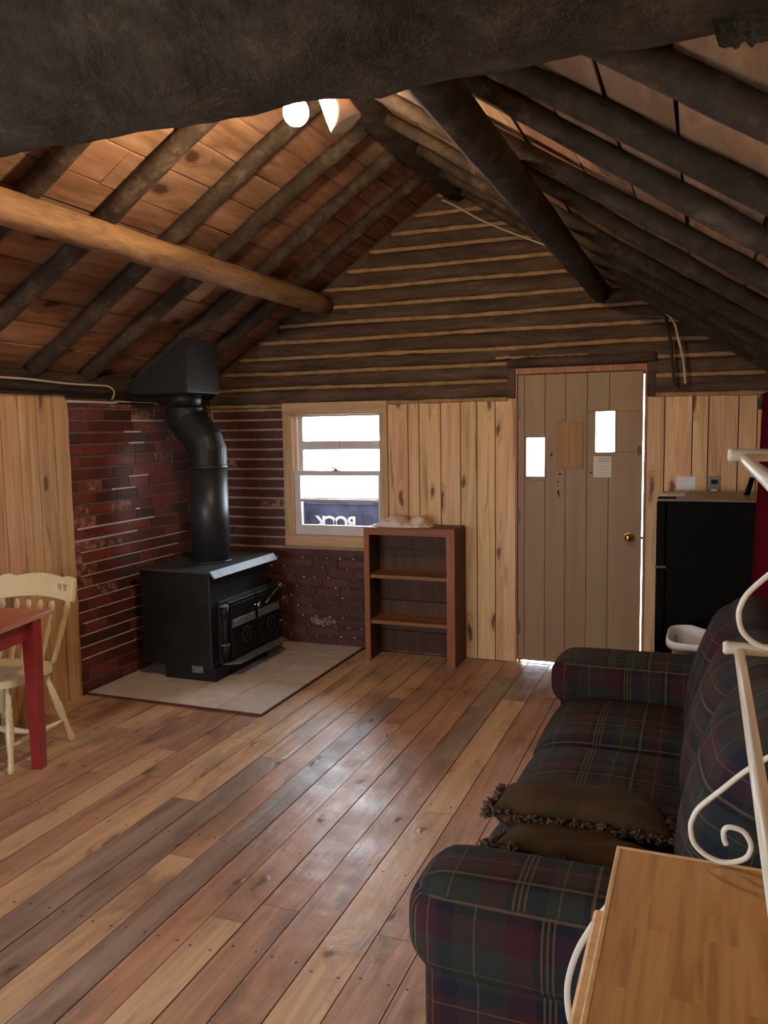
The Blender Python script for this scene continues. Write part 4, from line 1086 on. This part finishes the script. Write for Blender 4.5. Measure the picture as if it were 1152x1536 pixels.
no = thing('paper_notice', 'small printed paper notice below the right door pane', 'notice', (-.623, D+.01, 1.30))
MB().box(-.683, -.567, sy0-.0062, sy0-.0052, 1.304, 1.444).build('sheet', M['paper'], no)
m = MB()
for (z, a, b, h) in ((1.428, -.655, -.575, .005), (1.411, -.655, -.574, .004), (1.374, -.665, -.585, .002), (1.356, -.668, -.580, .002), (1.338, -.655, -.59, .002), (1.322, -.635, -.61, .0025)):
    x = a
    while x < b:
        w = U(.005, .016); m.box(x, min(x+w, b), sy0-.0068, sy0-.0061, z-h/2, z+h/2); x += w+.004
m.build('printed_lines', M['ink'], no, label='faint grey printed lines')

# laundry tub / bin between sofa and fridge
bn = thing('plastic_bin', 'lilac white plastic bin with a notched rim between the sofa arm and the refrigerator', 'bin', (.03, 4.31, 0))
def rrect(w, d, n=40, e=.5):
    out = []
    for i in range(n):
        a = 2*pi*i/n; c_, s_ = cos(a), sin(a)
        out.append((w*math.copysign(abs(c_)**e, c_), d*math.copysign(abs(s_)**e, s_)))
    return out
def loft(secs, n=40):
    vs = []; fs = []
    for (w, d, z) in secs:
        vs += [(.03+p[0], 4.31+p[1], z) for p in rrect(w, d, n)]
    for i in range(len(secs)-1):
        for k in range(n): fs.append((i*n+k, i*n+(k+1) % n, (i+1)*n+(k+1) % n, (i+1)*n+k))
    return vs, fs
m = MB(); vs, fs = loft([(.125, .14, .0), (.16, .185, .56), (.162, .187, .565), (.185, .212, .568), (.188, .215, .580), (.183, .21, .605), (.178, .205, .606), (.160, .186, .585), (.150, .175, .50), (.120, .135, .02)])
for i, v in enumerate(vs):
    if .57 < v[2] < .61 and abs(v[0]-.03) < .022 and v[1] > 4.4: vs[i] = (v[0], v[1], v[2]-.02)
m.add(vs, fs, 0, True)
m.add([v for v in vs[:40]], [tuple(reversed(range(40)))]); m.add(vs[-40:], [tuple(range(40))])
m.build('tub', M['bin'], bn)
m = MB(); vs, fs = loft([(.1452, .1702, .43), (.1482, .1732, .50), (.1555, .181, .565)]); fs = [f for i, f in enumerate(fs) if (i % 40) in range(16, 27)]
used = sorted({q for f in fs for q in f}); ix = {q: i for i, q in enumerate(used)}
m.add([vs[q] for q in used], [tuple(ix[q] for q in f) for f in fs], 0, True); m.build('inner_band', M['bin_in'], bn, label='blue patch inside the bin')

# curtain on the right wall
cu = thing('curtain', 'dark red curtain hanging on the right wall between refrigerator and sofa', 'curtain', (.31, 4.0, .55))
m = MB(); nx, nz = 90, 24; vs = []; fs = []
for i in range(nx+1):
    s = i/nx; y = 2.85+1.77*s
    for j in range(nz+1):
        t = j/nz; z = .55+1.245*t
        amp = .035*(1-.45*t)
        x = .290-.01*(1-t)+amp*sin(s*2*pi*15+.6*MN.noise(Vector((s*3, t*1.5, 0))))-.012*(1-t)*s
        vs.append((x, y-.05*(1-t)*s*0, z))
for i in range(nx):
    for j in range(nz):
        q = i*(nz+1)+j; fs.append((q, q+nz+1, q+nz+2, q+1))
m.add(vs, fs, 0, True); cp = m.build('drape', M['curtain'], cu)
sm = cp.modifiers.new('solid', 'SOLIDIFY'); sm.thickness = .003
m = MB(); m.tube([(.305, 2.75, 1.792), (.305, 4.66, 1.792)], .008, 10); m.build('curtain_rod', M['white_metal'], cu)
m = MB(); m.tube([(.272, 4.63, 1.79), (.268, 4.635, 1.765), (.262, 4.64, 1.735), (.264, 4.64, 1.715)], [.012, .016, .014, .008], 10); m.build('rod_tassel', M['green'], cu, label='dark green tab at the rod end')
m = MB(); m.box(.30, XR, 4.60, 4.63, 1.785, 1.83); m.build('rod_bracket', M['sash_tan'], cu)

# ================================================================== SOFA
so = thing('sofa', 'dark plaid three seat sofa with rolled arms along the right wall', 'sofa', (-.15, 2.8, 0))
MB().pad((-.135, 2.80, .175), (.83, 1.94, .25), .03, (0, 0, 0), 16).build('base', M['plaid'], so)
for qx in (-.50, .20):
    for qy in (1.86, 3.68): MB().box(qx, qx+.06, qy, qy+.06, 0, .06).build('foot', M['dark'], so)
ys = [1.935, 2.51, 3.085, 3.66]
for k in range(3):
    yc = (ys[k]+ys[k+1])/2
    m = MB(); m.pad((-.28, yc, .365), (.64, .572, .17), .062, (.02, 0, .03), 16)
    for v in m.v:
        if v.x < -.42: v.z -= .05*((-.42-v.x)/.2)**2
    m.build('seat_cushion', M['plaid'], so)
    xf = Matrix.Translation((.125, 0, .36)) @ Matrix.Rotation(RAD(13), 4, 'Y') @ Matrix.Translation((-.125, 0, -.36))
    m = MB(); m.pad((.085, yc, .640), (.26, .580, .60), .11, (.055, .0, .04), 18, xf)
    m.build('back_cushion', M['plaid'], so)
MB().pad((.285, 2.80, .50), (.16, 1.90, .80), .06, (0, 0, 0), 16).build('back_frame', M['plaid'], so)
for sg, yc in ((-1, 1.825), (1, 3.765)):
    m = MB(); m.pad((-.19, yc+sg*.01, .501), (.86, .285, .235), .085, (.012, .012, .010), 18)
    a = m.build('arm_pad', M['plaid'], so)
    m = MB(); m.pad((-.17, yc+sg*.015, .255), (.83, .215, .37), .035, (0, 0, 0), 14); m.build('arm_panel', M['plaid'], so)

def pillow(name, c, size, rot, label, rnd):
    t = thing(name, label, 'pillow', c, 0, 'fringed pillows')
    R_ = Matrix.Translation(c) @ Euler(rot).to_matrix().to_4x4()
    m = MB(); n = 22; vs = []; fs = []
    a, b, h = size
    def P(u, v, sg):
        e = max(0, (1-abs(u)**3.2))*max(0, (1-abs(v)**3.2))
        pin = 1-.07*(1-abs(u*v))*(max(abs(u), abs(v))**3)
        x, y = u*a*pin, v*b*pin
        z = sg*h*(e**.55)*(1+.12*MN.noise(Vector((u*2+rnd, v*2, 1))))
        return R_ @ Vector((x, y, z+.012*MN.noise(Vector((u*3, v*3, rnd)))))
    for sg in (1, -1):
        vs = [P(-1+2*i/n, -1+2*j/n, sg) for i in range(n+1) for j in range(n+1)]
        fs = [(i*(n+1)+j, (i+1)*(n+1)+j, (i+1)*(n+1)+j+1, i*(n+1)+j+1) for i in range(n) for j in range(n)]
        m.add(vs, fs if sg > 0 else [tuple(reversed(f)) for f in fs], 0, True)
    m.build('cushion', M['pillow'], t)
    f = MB()
    def ring(s_):
        s_ = (s_ % 1)*4; k = int(s_); q = -1+2*(s_-k)
        return [(q, -1), (1, q), (-q, 1), (-1, -q)][k]
    for i in range(560):
        u, v = ring(i/560+U(-.001, .001)); p = P(u, v, 1)
        out = (p-Vector(c)).normalized(); L = U(.018, .034)
        d1_ = (out+Vector((U(-.7, .7), U(-.7, .7), U(-.6, .7)))).normalized()
        d2_ = (d1_+Vector((U(-1.2, 1.2), U(-1.2, 1.2), U(-1.2, .8)))).normalized()
        d3_ = (d2_+Vector((U(-1.6, 1.6), U(-1.6, 1.6), U(-1.6, 1.0)))).normalized()
        f.tube([p, p+d1_*L*.45, p+d1_*L*.45+d2_*L*.4, p+d1_*L*.45+d2_*L*.4+d3_*L*.3], [.0042, .0045, .004, .002], 5, True, random.random())
    f.build('fringe', M['fringe'], t, label='curly brown fringe', kind='stuff')
    return t
pillow('throw_pillow', (-.315, 2.40, .502), (.255, .195, .075), (RAD(-15), RAD(3), RAD(5)), 'brown fringed pillow farther from the near arm, leaning on the other pillow', 1.0)
pillow('throw_pillow', (-.275, 2.155, .497), (.225, .145, .065), (RAD(-16), RAD(3), RAD(-6)), 'brown fringed pillow tucked against the near sofa arm', 4.0)

# ================================================================== BAKER'S RACK
rk = thing('bakers_rack', 'cream metal scroll rack with a butcher block top in the near right corner', 'shelf rack', (.12, 1.15, 0))
zT = .85; yF, yNr = 1.562, .42
MB().box(-.130, .36, yNr+.008, yF-.009, zT-.024, zT, .2).build('wood_top', M['butcher'], rk, bevel=.002)
MB().box(-.139, .365, yF-.009, yF, zT-.026, zT+.001, .3).box(-.139, -.130, yNr, yF-.009, zT-.026, zT+.001, .6).box(-.139, .365, yNr, yNr+.008, zT-.026, zT+.001, .6).build('top_edging', M['rack_edge'], rk, bevel=.002, label='pale edge strip of the wooden top')
dw = MB().box(-.160, .34, .75, 1.385, zT-.135, zT-.028, .4).build('drawer', M['rack_edge'], rk, bevel=.006)
for y in (1.075, .9):
    m = MB(); m.turned((-.158, y, zT-.082), (-.195, y, zT-.082), [(0, .008), (.3, .008), (.45, .017), (.8, .019), (1, .012)], 16); m.build('knob', M['rack_edge'], dw)
# frame
mt_ = M['white_metal']
for y in (yF, yNr):
    MB().tube([(.355, y, 0), (.355, y, 1.61)], .011, 12).build('back_post', mt_, rk)
    MB().tube([(-.115, y-.02 if y > 1 else y+.02, .0), (-.115, y-.02 if y > 1 else y+.02, zT-.026)], .010, 12).build('front_leg', mt_, rk)
def rounded_bar(m, p0, p1, r, cap=.008):
    p0, p1 = Vector(p0), Vector(p1); d = (p1-p0).normalized()
    m.tube([p0-d*cap*.9, p0-d*cap*.55, p0, p0+d*.004, p1], [r*.75, r*1.02, r*1.12, r, r], 14)
for z in (1.252, 1.594):
    for yy in (yF, yNr):
        m = MB(); rounded_bar(m, (.046, yy, z), (.355, yy, z), .011); m.build('shelf_end_bar', mt_, rk)
    MB().tube([(.066, yF-.004, z-.006), (.066, yNr, z-.006)], .0088, 14).build('shelf_rail', mt_, rk)
    MB().tube([(.34, yF, z-.006), (.34, yNr, z-.006)], .008, 12).build('shelf_rail', mt_, rk)
    m = MB()
    for k in range(5): m.tube([(.115+.05*k, yF, z-.004), (.115+.05*k, yNr, z-.004)], .0028, 8)
    m.build('shelf_wires', mt_, rk)
m = MB(); rounded_bar(m, (.118, yF, .899), (.355, yF, .899), .012); m.build('shelf_end_bar', mt_, rk)
SC = [(0.16, 1.095), (0.13, 1.073), (0.101, 1.05), (0.075, 1.027), (0.042, 0.992), (0.007, 0.955), (-0.005, 0.931), (-0.008, 0.913), (-0.003, 0.888), (0.011, 0.871), (0.029, 0.861), (0.048, 0.857), (0.07, 0.862), (0.087, 0.873), (0.094, 0.891), (0.091, 0.906), (0.081, 0.92), (0.067, 0.925), (0.054, 0.924), (0.048, 0.915), (0.049, 0.901), (0.053, 0.891)]
SCt = [(.20, 1.122), (.24, 1.142), (.27, 1.168), (.283, 1.20), (.275, 1.225), (.255, 1.238), (.235, 1.232), (.225, 1.215), (.232, 1.20), (.243, 1.197)]
full = list(reversed(SCt))+SC
MB().tube(bez([(x, yF-.012, z) for x, z in full], 5), .0048, 10).build('scroll', mt_, rk)
MB().tube(bez([(x+.071, yF-.012, z+.401) for x, z in full if x < .27], 5), .0048, 10).build('scroll', mt_, rk)
# bowed flat strap under the drawer end
m = MB(); pth = [(-.125, 1.53, .78), (-.150, 1.53, .745), (-.178, 1.53, .70), (-.207, 1.53, .64), (-.224, 1.53, .575), (-.224, 1.53, .52), (-.214, 1.53, .475), (-.190, 1.53, .41), (-.150, 1.53, .34), (-.118, 1.53, .29)]
m.tube(bez(pth, 5), .0065, 10, flat=(.30, 1.0)); m.build('bowed_strap', mt_, rk, label='thin white bowed metal strap')
m = MB()
m.tube([(-.115, yF-.02, .29), (.355, yF-.02, .29)], .009, 10).tube([(-.115, yNr+.02, .29), (.355, yNr+.02, .29)], .009, 10).tube([(-.115, yF-.02, .29), (-.115, yNr+.02, .29)], .009, 10)
m.build('lower_frame', mt_, rk)

# ================================================================== LIGHT
W = bpy.data.worlds.new('outdoor_sky'); scn.world = W; W.use_nodes = True
nt = W.node_tree; nt.nodes.clear()
bg = nt.nodes.new('ShaderNodeBackground'); wo = nt.nodes.new('ShaderNodeOutputWorld')
bg.inputs[0].default_value = (.76, .88, 1.0, 1); bg.inputs[1].default_value = 27.0
nt.links.new(bg.outputs[0], wo.inputs[0])
def portal(loc, rot, sx, sy_):
    l = bpy.data.lights.new('window_portal', 'AREA'); l.shape = 'RECTANGLE'; l.size = sx; l.size_y = sy_; l.cycles.is_portal = True
    o = bpy.data.objects.new('window_portal', l); COL.objects.link(o); o.location = loc; o.rotation_euler = rot
portal(((WX0+WX1)/2, D+.20, (WZ0+WZ1)/2), (-pi/2, 0, 0), WX1-WX0, WZ1-WZ0)
portal(((DX0+DX1)/2, D+.21, 1.0), (-pi/2, 0, 0), .86, 2.0)
portal(((NX0+NX1)/2, YN-.21, (NZ0+NZ1)/2), (pi/2, 0, 0), NX1-NX0, NZ1-NZ0)
portal((XL-.24, (LY0+LY1)/2, (LZ0+LZ1)/2), (0, -pi/2, 0), LZ1-LZ0, LY1-LY0)
portal((XR+.22, (RY0+RY1)/2, (RZ0+RZ1)/2), (0, pi/2, 0), RZ1-RZ0, RY1-RY0)

# ================================================================== CAMERA
cd = bpy.data.cameras.new('camera'); cam = bpy.data.objects.new('camera', cd); COL.objects.link(cam)
Rm = Matrix(((0.93287741, -0.02167638, 0.35954119), (0.35985317, 0.09950202, -0.92768801), (-0.01566616, 0.99480123, 0.1006235)))
cam.matrix_world = Matrix.Translation((0, 0, 1.65)) @ Rm.to_4x4()
cd.sensor_fit = 'VERTICAL'; cd.sensor_height = 24; cd.lens = 24*1240/1536; cd.clip_start = .02
scn.camera = cam
vs_ = scn.view_settings
scn.display_settings.display_device = 'sRGB'
vs_.view_transform = 'Standard'; vs_.look = 'None'; vs_.gamma = 1; vs_.use_curve_mapping = False; vs_.exposure = -0.18
scn.cycles.max_bounces = 10; scn.cycles.diffuse_bounces = 6; scn.cycles.transparent_max_bounces = 12
scn.cycles.sample_clamp_indirect = 8.0
